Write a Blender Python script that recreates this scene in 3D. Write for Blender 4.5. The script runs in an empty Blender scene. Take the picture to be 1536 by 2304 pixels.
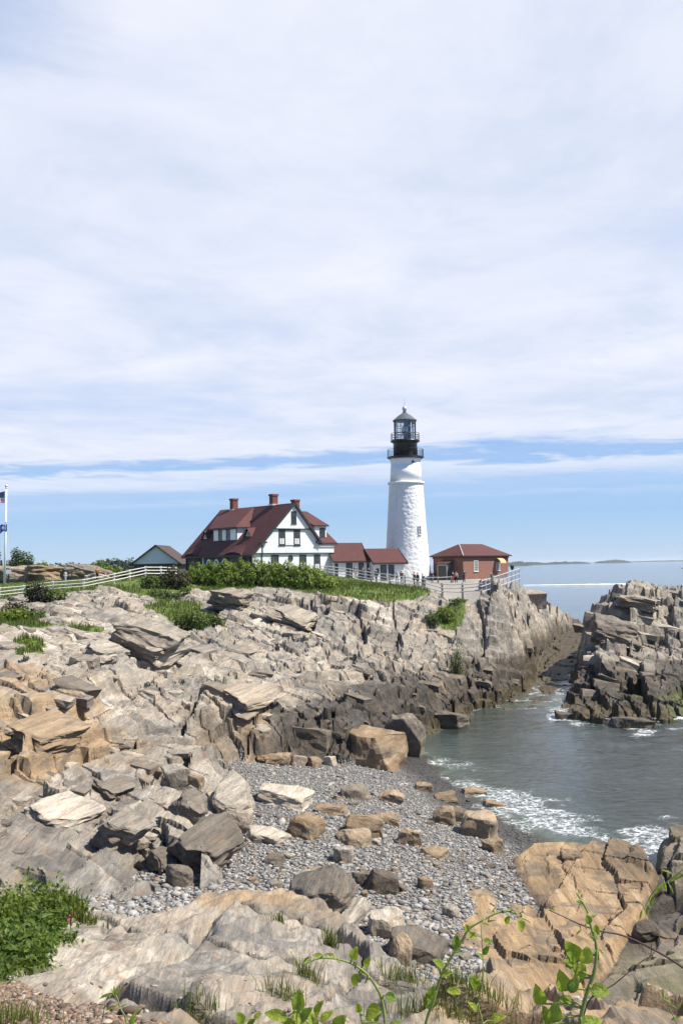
import bpy, bmesh, math, random
import numpy as np
from mathutils import Vector, Matrix, noise as mnoise

R = math.radians
random.seed(7)
rng = np.random.default_rng(11)
scene = bpy.context.scene

# ------------------------------------------------------------------ camera
CAM = np.array([0.0, 0.0, 12.5])
FPX = 2300.0                       # focal length in photo pixels (1536 x 2304)
PITCH, ROLL = math.atan(120 / FPX), R(0.9)
cd = bpy.data.cameras.new('camera')
cam = bpy.data.objects.new('camera', cd)
scene.collection.objects.link(cam)
cd.sensor_fit = 'VERTICAL'
cd.sensor_height = 36.0
cd.lens = 36.0 * FPX / 2304
cd.clip_start = 0.05
cd.clip_end = 80000
CM = Matrix.Translation(CAM) @ Matrix.Rotation(math.pi / 2 + PITCH, 4, 'X') @ Matrix.Rotation(-ROLL, 4, 'Z')
cam.matrix_world = CM
scene.camera = cam
CR = np.array(CM.to_3x3())

# ------------------------------------------------------------------ sky and sun
SUN_EL, SUN_AZ = R(53), R(-9)      # azimuth counted from +X (right), negative = towards the camera
sun_dir = Vector((math.cos(SUN_EL) * math.cos(SUN_AZ), math.cos(SUN_EL) * math.sin(SUN_AZ), math.sin(SUN_EL)))
sl = bpy.data.lights.new('sun', 'SUN')
sl.energy = 5.0
sl.angle = R(0.53)
sl.color = (1.0, 0.945, 0.85)
sun = bpy.data.objects.new('sun', sl)
scene.collection.objects.link(sun)
sun.rotation_euler = sun_dir.to_track_quat('Z', 'Y').to_euler()
scene.view_settings.view_transform = 'Standard'
scene.view_settings.look = 'None'
scene.view_settings.exposure = 0.85
scene.view_settings.gamma = 1.0
scene.view_settings.use_curve_mapping = False
scene.cycles.use_denoising = True
scene.cycles.max_bounces = 8
scene.cycles.diffuse_bounces = 3
scene.cycles.transparent_max_bounces = 12
scene.cycles.volume_bounces = 0
scene.render.film_transparent = False


class NT:
    """small helper for node trees"""
    def __init__(s, tree):
        s.t = tree
        s.n = tree.nodes
        s.n.clear()

    def node(s, kind, **kw):
        nd = s.n.new(kind)
        for k, v in kw.items():
            if k == 'inp':
                for i, val in v.items():
                    if hasattr(val, 'links') or isinstance(val, bpy.types.NodeSocket):
                        s.t.links.new(val, nd.inputs[i])
                    else:
                        nd.inputs[i].default_value = val
            else:
                setattr(nd, k, v)
        return nd

    def math(s, op, a, b=None, c=None, clamp=False):
        nd = s.n.new('ShaderNodeMath')
        nd.operation = op
        nd.use_clamp = clamp
        for i, v in enumerate((a, b, c)):
            if v is None:
                continue
            if isinstance(v, (int, float)):
                nd.inputs[i].default_value = v
            else:
                s.t.links.new(v, nd.inputs[i])
        return nd.outputs[0]

    def ramp(s, fac, stops, interp='LINEAR'):
        nd = s.n.new('ShaderNodeValToRGB')
        nd.color_ramp.interpolation = interp
        el = nd.color_ramp.elements
        while len(el) < len(stops):
            el.new(0.5)
        for e, (p, c) in zip(el, stops):
            e.position = p
            e.color = (c, c, c, 1) if isinstance(c, (int, float)) else (*c, 1)
        s.t.links.new(fac, nd.inputs[0])
        return nd.outputs[0]

    def mix(s, fac, a, b, blend='MIX'):
        nd = s.n.new('ShaderNodeMix')
        nd.data_type = 'RGBA'
        nd.blend_type = blend
        for i, v in ((0, fac), (6, a), (7, b)):
            if isinstance(v, (int, float)):
                nd.inputs[i].default_value = v
            elif isinstance(v, (tuple, list)):
                nd.inputs[i].default_value = (*v, 1) if len(v) == 3 else v
            else:
                s.t.links.new(v, nd.inputs[i])
        return nd.outputs[2]

    def noise(s, vec, scale, detail=4, rough=0.55, dist=0.0, out=0):
        nd = s.n.new('ShaderNodeTexNoise')
        nd.inputs['Scale'].default_value = scale
        nd.inputs['Detail'].default_value = detail
        nd.inputs['Roughness'].default_value = rough
        nd.inputs['Distortion'].default_value = dist
        if vec is not None:
            s.t.links.new(vec, nd.inputs['Vector'])
        return nd.outputs[out]

    def attr(s, name, out='Fac'):
        nd = s.n.new('ShaderNodeAttribute')
        nd.attribute_name = name
        return nd.outputs[out]

    def link(s, a, b):
        s.t.links.new(a, b)


world = bpy.data.worlds.new('World')
scene.world = world
world.use_nodes = True
W = NT(world.node_tree)
geo = W.node('ShaderNodeTexCoord').outputs['Generated']
sky = W.node('ShaderNodeTexSky', sky_type='NISHITA')
sky.sun_disc = False
sky.sun_elevation = SUN_EL
sky.sun_rotation = R(90) - SUN_AZ
sky.air_density = 1.0
sky.dust_density = 0.0
sky.ozone_density = 3.0
W.link(geo, sky.inputs['Vector'])
sep = W.node('ShaderNodeSeparateXYZ', inp={0: geo})
zc = W.math('MAXIMUM', sep.outputs[2], 0.012)
cx = W.math('DIVIDE', sep.outputs[0], zc)         # position on a flat cloud deck, one unit up
cy = W.math('DIVIDE', sep.outputs[1], zc)
cvec = W.node('ShaderNodeCombineXYZ', inp={0: cx, 1: cy, 2: 0.0}).outputs[0]
cmap = W.node('ShaderNodeMapping', inp={0: cvec, 1: (3.1, 1.7, 0.0), 2: (0, 0, R(-30)), 3: (0.9, 0.75, 1)}).outputs[0]
n_warp = W.noise(cmap, 0.5, 6, 0.62)
n_fine = W.noise(cmap, 1.3, 9, 0.62, 0.6)
n_big = W.noise(cmap, 0.55, 5, 0.55, 0.4)
q = W.math('ADD', cy, W.math('MULTIPLY', cx, 0.27))
q = W.math('ADD', q, W.math('MULTIPLY', W.math('SUBTRACT', n_warp, 0.5), 3.0))
q = W.math('ADD', q, W.math('MULTIPLY', W.math('SUBTRACT', n_fine, 0.5), 3.2))
bands = W.ramp(W.math('MULTIPLY', q, 0.0445), [(0.0, 1.0), (0.385, 1.0), (0.418, 0.25), (0.445, 0.2), (0.475, 0.85),
                                             (0.515, 0.8), (0.57, 0.30), (0.64, 0.20), (0.68, 0.32), (0.73, 0.16), (0.9, 0.05)])
deck = W.math('MULTIPLY', W.ramp(n_big, [(0.25, 0.62), (0.48, 0.93), (0.7, 1.0)]), W.ramp(W.noise(cmap, 2.6, 8, 0.66, 0.5), [(0.28, 0.88), (0.55, 1.0)]))
vx = W.math('ADD', cx, 0.80)
vy = W.math('SUBTRACT', cy, 1.60)
gap = W.math('SQRT', W.math('ADD', W.math('MULTIPLY', vx, vx), W.math('MULTIPLY', vy, vy)))
gap = W.math('ADD', gap, W.math('MULTIPLY', W.math('SUBTRACT', n_fine, 0.5), 0.7))
gapf = W.ramp(gap, [(0.02, 0.2), (0.52, 1.0)])
# the deck thins out overhead and behind the camera: only scattered cloud there
edge_c = W.math('ADD', W.math('MULTIPLY', cy, 0.4), W.math('MULTIPLY', W.math('SUBTRACT', n_big, 0.5), 0.35))
front = W.ramp(edge_c, [(0.22, 0.12), (0.62, 1.0)])
cov = W.math('MULTIPLY', W.math('MULTIPLY', W.math('MULTIPLY', bands, deck), gapf), front)
# thin veil: brighter where thick
cloud = W.ramp(n_fine, [(0.3, (7.5, 8.1, 9.4)), (0.5, (8.5, 8.85, 9.9)), (0.72, (9.5, 9.6, 10.2))])
hz = W.ramp(sep.outputs[2], [(0.0, 1.0), (0.16, 0.0)], 'EASE')
skyc = W.mix(0.75, sky.outputs[0], W.ramp(sep.outputs[2], [(0.0, (4.2, 6.5, 9.4)), (0.06, (2.8, 5.4, 9.6)), (0.14, (1.9, 4.3, 9.4)), (0.5, (1.6, 3.4, 7.6)), (1.0, (1.1, 2.6, 6.5))]))
skyc = W.mix(W.math('MULTIPLY', cov, 0.96), skyc, cloud)
bg = W.node('ShaderNodeBackground', inp={0: skyc, 1: 0.0565})
out = W.node('ShaderNodeOutputWorld')
W.link(bg.outputs[0], out.inputs[0])


# ------------------------------------------------------------------ helpers
def ray(px, py):
    d = np.array([px - 768.0, -(py - 1152.0), -FPX])
    return CR @ d


def P(px, py, Y=None, z=None):
    """world point seen at a photo pixel, at distance Y or at height z"""
    d = ray(px, py)
    k = Y / d[1] if Y is not None else (z - CAM[2]) / d[2]
    return CAM + d * k


def project(p):
    v = CR.T @ (np.asarray(p, float) - CAM)
    return 768 - v[0] / v[2] * FPX, 1152 + v[1] / v[2] * FPX


COL = scene.collection


def tag(o, label=None, cat=None, group=None, kind=None):
    if label: o['label'] = label
    if cat: o['category'] = cat
    if group: o['group'] = group
    if kind: o['kind'] = kind
    return o


def empty(name, loc=(0, 0, 0), rz=0.0, label=None, cat=None, group=None):
    o = bpy.data.objects.new(name, None)
    o.empty_display_size = 0.2
    COL.objects.link(o)
    o.location = loc
    o.rotation_euler = (0, 0, rz)
    return tag(o, label, cat, group)


def link_mesh(name, me, mat=None, parent=None, loc=None, rot=None, scale=None):
    o = bpy.data.objects.new(name, me)
    COL.objects.link(o)
    if mat is not None and not me.materials:
        me.materials.append(mat)
    if parent is not None:
        o.parent = parent
    if loc is not None: o.location = loc
    if rot is not None: o.rotation_euler = rot
    if scale is not None: o.scale = scale
    return o


def np_mesh(name, verts, faces, nper=None, attrs=None, smooth=False, cols=None):
    """verts (n,3), faces (m,k) arrays -> mesh"""
    me = bpy.data.meshes.new(name)
    verts = np.asarray(verts, np.float32)
    faces = np.asarray(faces, np.int32)
    k = faces.shape[1]
    me.vertices.add(len(verts))
    me.vertices.foreach_set('co', verts.ravel())
    me.loops.add(faces.size)
    me.loops.foreach_set('vertex_index', faces.ravel())
    me.polygons.add(len(faces))
    me.polygons.foreach_set('loop_start', np.arange(0, faces.size, k, dtype=np.int32))
    me.polygons.foreach_set('use_smooth', np.full(len(faces), smooth, bool))
    for nm, arr in (attrs or {}).items():
        a = me.attributes.new(nm, 'FLOAT', 'POINT')
        a.data.foreach_set('value', np.asarray(arr, np.float32))
    me.update()
    me.validate()
    return me


class MB:
    """collects shapes into one mesh"""
    def __init__(s):
        s.v = []
        s.f = []

    def poly(s, pts):
        n = len(s.v)
        s.v += [tuple(p) for p in pts]
        s.f.append(tuple(range(n, n + len(pts))))
        return s

    def hexa(s, p):
        """8 points: bottom 4 ccw, top 4 ccw"""
        n = len(s.v)
        s.v += [tuple(q) for q in p]
        for f in ((3, 2, 1, 0), (4, 5, 6, 7), (0, 1, 5, 4), (1, 2, 6, 5), (2, 3, 7, 6), (3, 0, 4, 7)):
            s.f.append(tuple(n + i for i in f))
        return s

    def box(s, x0, x1, y0, y1, z0, z1):
        return s.hexa([(x0, y0, z0), (x1, y0, z0), (x1, y1, z0), (x0, y1, z0),
                       (x0, y0, z1), (x1, y0, z1), (x1, y1, z1), (x0, y1, z1)])

    def prism(s, pts, off):
        """closed polygon extruded by a vector"""
        n, k = len(s.v), len(pts)
        s.v += [tuple(p) for p in pts]
        s.v += [tuple(p[i] + off[i] for i in range(3)) for p in pts]
        s.f.append(tuple(range(n + k - 1, n - 1, -1)))
        s.f.append(tuple(range(n + k, n + 2 * k)))
        for i in range(k):
            j = (i + 1) % k
            s.f.append((n + i, n + j, n + k + j, n + k + i))
        return s

    def slab(s, pts, t):
        """planar polygon thickened downwards along its normal"""
        a, b, c = (Vector(p) for p in pts[:3])
        nrm = (b - a).cross(c - a).normalized()
        if nrm.z < 0: nrm = -nrm
        return s.prism(pts, tuple(-nrm * t))

    def bar(s, a, b, r, r2=None, k=6):
        a, b = Vector(a), Vector(b)
        r2 = r if r2 is None else r2
        d = (b - a).normalized()
        u = d.orthogonal().normalized()
        w = d.cross(u)
        n = len(s.v)
        for c, rr in ((a, r), (b, r2)):
            for i in range(k):
                t = 2 * math.pi * i / k
                s.v.append(tuple(c + (u * math.cos(t) + w * math.sin(t)) * rr))
        for i in range(k):
            j = (i + 1) % k
            s.f.append((n + i, n + j, n + k + j, n + k + i))
        s.f.append(tuple(range(n + k - 1, n - 1, -1)))
        s.f.append(tuple(range(n + k, n + 2 * k)))
        return s

    def tube(s, pts, rads, k=6):
        pts = [Vector(p) for p in pts]
        n = len(s.v)
        u = None
        for i, p in enumerate(pts):
            d = (pts[min(i + 1, len(pts) - 1)] - pts[max(i - 1, 0)]).normalized()
            if u is None:
                u = d.orthogonal().normalized()
            else:
                u = (u - d * u.dot(d)).normalized()
            w = d.cross(u)
            r = rads[i] if hasattr(rads, '__len__') else rads
            for q_ in range(k):
                t = 2 * math.pi * q_ / k
                s.v.append(tuple(p + (u * math.cos(t) + w * math.sin(t)) * r))
        for i in range(len(pts) - 1):
            for q_ in range(k):
                j = (q_ + 1) % k
                a = n + i * k
                s.f.append((a + q_, a + j, a + k + j, a + k + q_))
        s.f.append(tuple(range(n + k - 1, n - 1, -1)))
        e = n + (len(pts) - 1) * k
        s.f.append(tuple(range(e, e + k)))
        return s

    def lathe(s, prof, k=32, c=(0, 0), cap=True):
        n = len(s.v)
        for (r, z) in prof:
            for i in range(k):
                t = 2 * math.pi * i / k
                s.v.append((c[0] + r * math.cos(t), c[1] + r * math.sin(t), z))
        for m in range(len(prof) - 1):
            for i in range(k):
                j = (i + 1) % k
                a = n + m * k
                s.f.append((a + i, a + j, a + k + j, a + k + i))
        if cap:
            s.f.append(tuple(range(n + k - 1, n - 1, -1)))
            e = n + (len(prof) - 1) * k
            s.f.append(tuple(range(e, e + k)))
        return s

    def mesh(s, name, smooth=False):
        me = bpy.data.meshes.new(name)
        me.from_pydata(s.v, [], s.f)
        if smooth:
            me.polygons.foreach_set('use_smooth', [True] * len(me.polygons))
        me.update()
        return me

    def build(s, name, mat, parent=None, smooth=False, **kw):
        return link_mesh(name, s.mesh(name, smooth), mat, parent, **kw)


# --- numpy noise
def h2(i, j, seed=0):
    i = np.asarray(i).astype(np.int64)
    j = np.asarray(j).astype(np.int64)
    h = (i * 374761393 + j * 668265263 + seed * 974634531) & 0xFFFFFFFF
    h = ((h ^ (h >> 13)) * 1274126177) & 0xFFFFFFFF
    h = ((h ^ (h >> 16)) * 2246822519) & 0xFFFFFFFF
    return ((h ^ (h >> 15)) & 0xFFFFFF) / float(0x1000000)


def vn(x, y, seed=0):
    i, j = np.floor(x), np.floor(y)
    fx, fy = x - i, y - j
    fx = fx * fx * (3 - 2 * fx)
    fy = fy * fy * (3 - 2 * fy)
    a = h2(i, j, seed) * (1 - fx) + h2(i + 1, j, seed) * fx
    b = h2(i, j + 1, seed) * (1 - fx) + h2(i + 1, j + 1, seed) * fx
    return a * (1 - fy) + b * fy


def fbm(x, y, seed=0, oct=4, gain=0.5):
    s, a, t = 0.0, 1.0, 0.0
    for o in range(oct):
        s = s + a * vn(x * 2 ** o, y * 2 ** o, seed + o * 17)
        t += a
        a *= gain
    return s / t - 0.5


def sstep(a, b, x):
    t = np.clip((x - a) / (b - a), 0, 1)
    return t * t * (3 - 2 * t)


def sdf_poly(x, y, poly):
    """signed distance, positive inside"""
    poly = np.asarray(poly, float)
    n = len(poly)
    d2 = np.full(x.shape, 1e18)
    ins = np.zeros(x.shape, bool)
    for i in range(n):
        ax, ay = poly[i]
        bx, by = poly[(i + 1) % n]
        ex, ey = bx - ax, by - ay
        t = np.clip(((x - ax) * ex + (y - ay) * ey) / (ex * ex + ey * ey + 1e-12), 0, 1)
        d2 = np.minimum(d2, (x - ax - t * ex) ** 2 + (y - ay - t * ey) ** 2)
        c = ((ay > y) != (by > y)) & (x < (bx - ax) * (y - ay) / (by - ay + 1e-12) + ax)
        ins ^= c
    return np.where(ins, 1, -1) * np.sqrt(d2)


class TPS:
    """smooth height surface through (x, y, z) points"""
    def __init__(s, pts, lam=0.3):
        p = np.asarray(pts, float)
        s.p = p[:, :2]
        n = len(p)
        K = s.k(np.linalg.norm(s.p[:, None] - s.p[None], axis=2)) + lam * np.eye(n)
        A = np.zeros((n + 3, n + 3))
        A[:n, :n] = K
        A[:n, n] = 1
        A[:n, n + 1:] = s.p
        A[n:, :n] = A[:n, n:].T
        s.w = np.linalg.solve(A, np.concatenate([p[:, 2], np.zeros(3)]))

    @staticmethod
    def k(r):
        return np.where(r > 1e-9, r, 0)            # linear kernel: no overshoot

    def __call__(s, x, y):
        n = len(s.p)
        o = s.w[n] + s.w[n + 1] * x + s.w[n + 2] * y
        for i in range(n):
            o = o + s.w[i] * np.hypot(x - s.p[i, 0], y - s.p[i, 1])
        return o
# ------------------------------------------------------------------ terrain
def Yp(*a): return [P(px, py, Y=Y) for px, py, Y in a]
def Zp(*a): return [P(px, py, z=z) for px, py, z in a]
def xy(pts): return [(p[0], p[1]) for p in pts]

# main shore: lawn, ledges and the promontory with the light
land_pts = Yp(
    (917, 1308, 145), (1042, 1306, 143), (1142, 1304, 150), (820, 1308, 140), (750, 1304, 137), (575, 1302, 132), (425, 1303, 145),
    (330, 1297, 120), (188, 1326, 115), (0, 1346, 113), (11, 1313, 131), (-180, 1335, 131), (120, 1308, 138), (250, 1300, 150),
    (741, 1293, 136), (788, 1301, 133), (835, 1308, 128), (876, 1315, 122), (910, 1320, 118), (955, 1328, 112), (995, 1337, 108),
    (1085, 1334, 105), (1170, 1301, 114), (1180, 1312, 112),
    (1019, 1315, 134), (1080, 1311, 131), (960, 1314, 131), (1095, 1307, 140), (1000, 1322, 121), (1060, 1320, 121), (1110, 1311, 123), (1095, 1320, 115), (1130, 1309, 135), (930, 1313, 128), (880, 1309, 133),
    (450, 1330, 112), (560, 1325, 110), (700, 1332, 108), (300, 1340, 105), (150, 1340, 106), (850, 1352, 103), (960, 1364, 103),
    (1040, 1354, 103), (1100, 1368, 107), (1150, 1345, 110), (1200, 1338, 122), (1240, 1355, 142),
    (0, 1420, 72), (0, 1560, 50), (-250, 1500, 60), (-250, 1420, 80), (100, 1500, 60), (100, 1400, 85), (200, 1450, 72), (300, 1540, 58),
    (450, 1430, 86), (450, 1520, 69), (600, 1480, 81), (600, 1400, 96), (750, 1430, 94), (750, 1520, 77), (900, 1400, 100), (900, 1450, 94), (900, 1530, 80), (900, 1600, 68.5),
    (1000, 1550, 85), (1000, 1500, 92), (1000, 1450, 98), (1000, 1400, 102), (1100, 1400, 110), (1100, 1430, 107), (1100, 1480, 101), (1100, 1540, 93), (1150, 1540, 97), (1180, 1430, 120), (1170, 1480, 110), (1200, 1390, 130),
    (1240, 1395, 145), (650, 1600, 61), (800, 1600, 64), (900, 1620, 65), (850, 1650, 57.5), (500, 1600, 56), (550, 1690, 52.5),
    (700, 1680, 54.5), (350, 1650, 50), (300, 1750, 43), (150, 1650, 47), (100, 1750, 41), (450, 1720, 46), (480, 1800, 40),
    (200, 1850, 36), (350, 1900, 34), (100, 1950, 32), (300, 1975, 31.5), (0, 1800, 38), (-200, 1800, 38), (-200, 1950, 31), (100, 2040, 27.5), (300, 2020, 29), (-100, 2040, 27.5))
land_pts += [np.array(p, float) for p in ((-8, 18, 2.8), (-20, 18, 3.4))]
land_pts += [np.array(p, float) for p in ((40, 172, 3), (10, 185, 6), (-40, 190, 9.5), (-90, 170, 10), (-80, 120, 9.6), (-100, 220, 9))]
land_top = TPS(land_pts, 0.05)
land_poly = [(-140, 15), (-9, 15)] + xy(Zp((430, 2080, 2.5), (440, 2022, 2.35), (500, 1985, 2.2), (505, 1900, 2.2), (560, 1850, 2.2), (548, 1745, 2.2),
    (600, 1722, 2.0), (730, 1712, 1.5), (780, 1728, 1.2), (870, 1722, 1.0), (945, 1694, 0.2), (960, 1668, 0), (1015, 1645, 0), (1060, 1628, 0), (1110, 1600, 0),
    (1180, 1573, 0.3), (1213, 1480, 1.0), (1266, 1402, 3.0))) + [(44, 172), (30, 182), (0, 195), (-40, 205), (-140, 240)]

islet_pts = Yp((1290, 1395, 124), (1330, 1375, 115), (1372, 1318, 113), (1300, 1500, 93), (1280, 1570, 86), (1400, 1560, 89), (1450, 1500, 96), (1500, 1450, 102),
    (1536, 1560, 90), (1400, 1440, 103), (1450, 1385, 109), (1500, 1322, 116), (1430, 1306, 118), (1536, 1314, 118), (1700, 1345, 118), (1600, 1450, 102), (1340, 1440, 104))
islet_pts += [np.array(p, float) for p in ((48, 150, 4), (60, 150, 5), (70, 110, 9), (36, 140, 4))]
islet_top = TPS(islet_pts, 0.05)
islet_poly = [(17.2, 82), (20, 94), (28.3, 123), (36.8, 158), (60, 165), (85, 140), (80, 92), (45, 86), (33, 85.5), (27, 80), (22.5, 76), (18.5, 78)]
gully_poly = [(13, 88), (20, 88), (29, 123), (38, 161), (33, 163), (21, 123)]

front_pts = Yp((60, 2270, 6.3), (300, 2280, 6.2), (600, 2290, 6.2), (900, 2290, 6.3), (1150, 2290, 6.6), (150, 2180, 7.5), (350, 2090, 9.5), (480, 2025, 11.5),
    (620, 2012, 12), (740, 2066, 11), (800, 2130, 9.8), (870, 2165, 9), (905, 2205, 8.2), (1080, 2235, 8), (1200, 2275, 7.4), (0, 2120, 8.0), (0, 2060, 9.5), (100, 2050, 10.5),
    (190, 2060, 10.5), (-200, 2100, 9), (500, 2160, 8.2), (300, 2190, 7.6), (600, 2080, 9.9), (620, 2200, 7.6), (760, 2230, 7.3), (1300, 2300, 7.0), (1500, 2330, 7.0))
front_pts += [np.array(p, float) for p in ((0, 3, 10.6), (-3, 3, 10.6), (3, 3, 10.6), (0, -2, 10.9), (6, 0, 10.7), (-6, 0, 10.8))]
front_top = TPS(front_pts, 0.02)
front_poly = [(-30, -6)] + [(-14, 9.5)] + xy(Yp((-200, 2085, 9.6), (0, 2045, 10.4), (100, 2042, 10.9), (190, 2055, 10.7), (320, 2090, 9.9), (478, 2018, 11.8), (620, 2004, 12.3), (700, 2035, 11.8), (742, 2060, 11.2),
    (800, 2115, 10.1), (880, 2165, 9.1), (912, 2205, 8.3), (1000, 2212, 8.3), (1080, 2222, 8.2), (1230, 2262, 7.6), (1420, 2305, 7.1), (1600, 2320, 7))) + [(12, 5), (30, -6)]

tan_poly = xy(Zp((1035, 1990, 1.4), (1100, 1968, 1.3), (1230, 2000, 1.5), (1165, 1945, 1.1), (1155, 1915, 1.0), (1190, 1885, 1.0), (1290, 1868, 1.2), (1420, 1868, 1.6), (1462, 1895, 1.6),
    (1482, 1950, 1.3), (1448, 2030, 1.3), (1400, 2110, 1.2), (1370, 2180, 1.2), (1290, 2225, 1.3), (1150, 2240, 1.4), (1035, 2165, 1.3), (1020, 2060, 1.3)))
right_pts = Zp((1390, 2170, 0.8), (1450, 2110, 1.0), (1536, 2070, 1.3), (1400, 2260, 1.9), (1500, 2200, 2.1), (1600, 2150, 2.0), (1700, 2300, 2.4), (1350, 2290, 1.9))
right_top = TPS(right_pts, 0.05)
right_poly = xy(Zp((1370, 2195, 0.5), (1430, 2115, 0.3), (1540, 2062, 0.3), (1760, 2030, 0.3), (1850, 2330, 2), (1250, 2330, 1.8), (1330, 2250, 1.2)))
edge_pts = Zp((1490, 1895, 1.0), (1540, 1900, 1.5), (1500, 2000, 1.6), (1600, 1950, 1.8), (1540, 2030, 0.9))
edge_top = TPS(edge_pts, 0.05)
edge_poly = xy(Zp((1478, 1893, 0.6), (1530, 1882, 0.5), (1720, 1890, 0.5), (1740, 2010, 0.4), (1536, 2052, 0.2), (1462, 2075, 0.2), (1470, 2010, 0.8)))

beach_pts = Zp((950, 1705, 0), (985, 1745, 0), (1055, 1815, 0), (1160, 1868, 0), (1260, 1895, -0.2), (560, 1730, 2.2), (640, 1790, 2.0), (560, 1900, 2.3), (500, 1985, 2.3), (350, 2000, 2.5),
    (700, 1720, 1.5), (800, 1740, 1.1), (880, 1730, 0.6), (800, 1850, 1.55), (800, 2000, 1.7), (1000, 2170, 1.6), (1000, 2000, 1.35), (1100, 1930, 0.9), (950, 1850, 0.85),
    (1100, 1690, -1.4), (1400, 1700, -3.5), (1200, 1770, -1.0), (1400, 1830, -1.2), (1300, 1600, -3), (1130, 1620, -0.7), (1450, 2080, -0.5), (1380, 2170, -0.15), (1520, 2060, -0.5),
    (900, 2200, 2.2), (600, 2050, 2.4))
beach_pts += [np.array(p, float) for p in ((0, 14, 4), (-12, 14, 4), (10, 14, 1.5), (30, 60, -4), (45, 70, -5), (80, 120, -5), (0, 230, -6), (60, 200, -6), (20, 40, -1.5), (30, 35, -2))]
beach_top = TPS(beach_pts, 0.05)

_tan = ((1060, 2000, 1.4, .12), (1045, 2100, 1.5, .15), (1150, 2180, 1.6, .2), (1200, 2060, 1.6, .3), (1250, 2000, 1.7, .45), (1350, 1965, 2.2, 1.1), (1400, 1890, 1.9, 1.4), (1300, 1880, 1.5, 1.0),
    (1200, 1900, 1.2, .55), (1170, 1925, 1.1, .35), (1445, 1935, 1.8, 1.5), (1400, 2040, 1.8, 1.3), (1350, 2120, 1.7, 0.9), (1300, 2180, 1.6, 0.6), (1130, 1980, 1.3, .12), (1290, 2050, 1.8, .75))
tan_pts = []
for px, py, z0, dz in _tan:
    zz = z0
    for _ in range(4):
        q_ = P(px, py, z=zz)
        zz = float(max(beach_top(q_[0], q_[1]), -0.2)) + dz
    tan_pts.append(P(px, py, z=zz))
tan_top = TPS(tan_pts, 0.05)

# ------ plan outlines on the shore
fence_plan = xy(Yp((-250, 1368, 111), (0, 1346, 113), (53, 1336, 114), (188, 1326, 115), (257, 1318, 117), (328, 1297, 120), (430, 1290, 128), (600, 1292, 124), (741, 1293, 136), (788, 1301, 133),
    (835, 1308, 128), (876, 1315, 122), (910, 1320, 118), (955, 1328, 112), (995, 1337, 108), (1085, 1334, 105)))
path_poly = xy(Yp((742, 1294, 136), (788, 1302, 132.5), (835, 1309, 127.5), (876, 1316, 121.5), (910, 1321, 117.5), (955, 1329, 111.5), (995, 1338, 107.5), (1040, 1340, 105.5), (1080, 1335, 104.8), (1086, 1325, 110), (1095, 1315, 118),
    (1120, 1308, 135), (1150, 1304, 158))) + [(10, 165), (-3, 150)]
lawn_poly = xy(Yp((-260, 1372, 108), (0, 1352, 110), (60, 1342, 112), (190, 1332, 113), (260, 1330, 112), (310, 1345, 104), (360, 1338, 107), (430, 1322, 110), (560, 1318, 111), (640, 1322, 110), (730, 1338, 106), (800, 1342, 104), (860, 1346, 103), (930, 1344, 104), (960, 1338, 107))) \
    + fence_plan[13:8:-1] + [(-1, 140), (-1, 175), (-40, 200), (-140, 230), (-140, 108)]
strip_poly = xy(Yp((975, 1352, 103), (1030, 1345, 104.5), (1060, 1348, 103.5), (1030, 1370, 101.8), (995, 1382, 101), (970, 1380, 101.5)))
veg_polys = [xy(Yp((-80, 1385, 92), (60, 1380, 92), (110, 1400, 84), (70, 1430, 77), (-80, 1430, 77))),
             xy(Yp((30, 1450, 72), (90, 1450, 72), (95, 1490, 66), (40, 1500, 64))),
             xy(Yp((140, 1405, 84), (230, 1405, 84), (235, 1425, 80), (140, 1425, 80))),
             xy(Yp((345, 1345, 104), (440, 1350, 102), (510, 1400, 91), (400, 1405, 90), (330, 1370, 98)))]
patch_poly = xy(Yp((-220, 2090, 9.4), (0, 2050, 10.2), (100, 2047, 10.6), (185, 2062, 10.5), (165, 2110, 9.2), (130, 2150, 8.2), (60, 2190, 7.4), (0, 2220, 6.9), (-220, 2220, 6.9)))
dirt_poly = xy(Yp((-220, 2225, 6.8), (20, 2215, 7.0), (60, 2235, 6.7), (180, 2265, 6.4), (300, 2275, 6.2), (420, 2330, 5.4), (400, 2400, 4.5), (-220, 2400, 4.5)))

SD = np.array([0.25, 0.968]); SD /= np.linalg.norm(SD)
TD = np.array([SD[1], -SD[0]])


def blocks(x, y, wt, ws, amp, tilt, seed, groove=0.0):
    """jointed strata: bricks along the strike, each one with its own height and tilt"""
    a = x * TD[0] + y * TD[1]
    b = x * SD[0] + y * SD[1]
    a = a + fbm(x / (wt * 3), y / (wt * 3), seed + 3, 3) * wt * 1.5
    b = b + fbm(x / (ws * 1.5), y / (ws * 1.5), seed + 5, 3) * ws * 0.8
    b = b + (a / wt) * ws * 0.12
    A = a / wt
    A = A + 0.3 * np.sin(A * 1.7 + seed)
    i = np.floor(A)
    fa = A - i
    B = b / ws * (0.7 + 0.6 * h2(i, 0, seed + 9)) + h2(i, 1, seed) * 7
    j = np.floor(B)
    fb = B - j
    H = h2(i, j, seed + 1) - 0.5
    # whole beds stand higher or lower
    Hb = h2(i, 7, seed + 2) - 0.5
    tl = tilt * (0.4 + 1.2 * h2(i, j, seed + 4))
    d = amp * (0.75 * H + 0.6 * Hb) + tl * wt * (0.5 - fa) + 0.10 * ws * (h2(i, j, seed + 6) - 0.62) * (fb - 0.5)
    if groove:
        e = np.minimum(np.minimum(fa, 1 - fa) * wt, np.minimum(fb, 1 - fb) * ws)
        d = d - groove * (1 - sstep(0.025 * wt, 0.055 * wt, e)) * (h2(i, j, seed + 8) > 0.33) * sstep(0.30, 0.44, vn(x / (3 * wt), y / (3 * wt), seed + 12))
    return d


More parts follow.
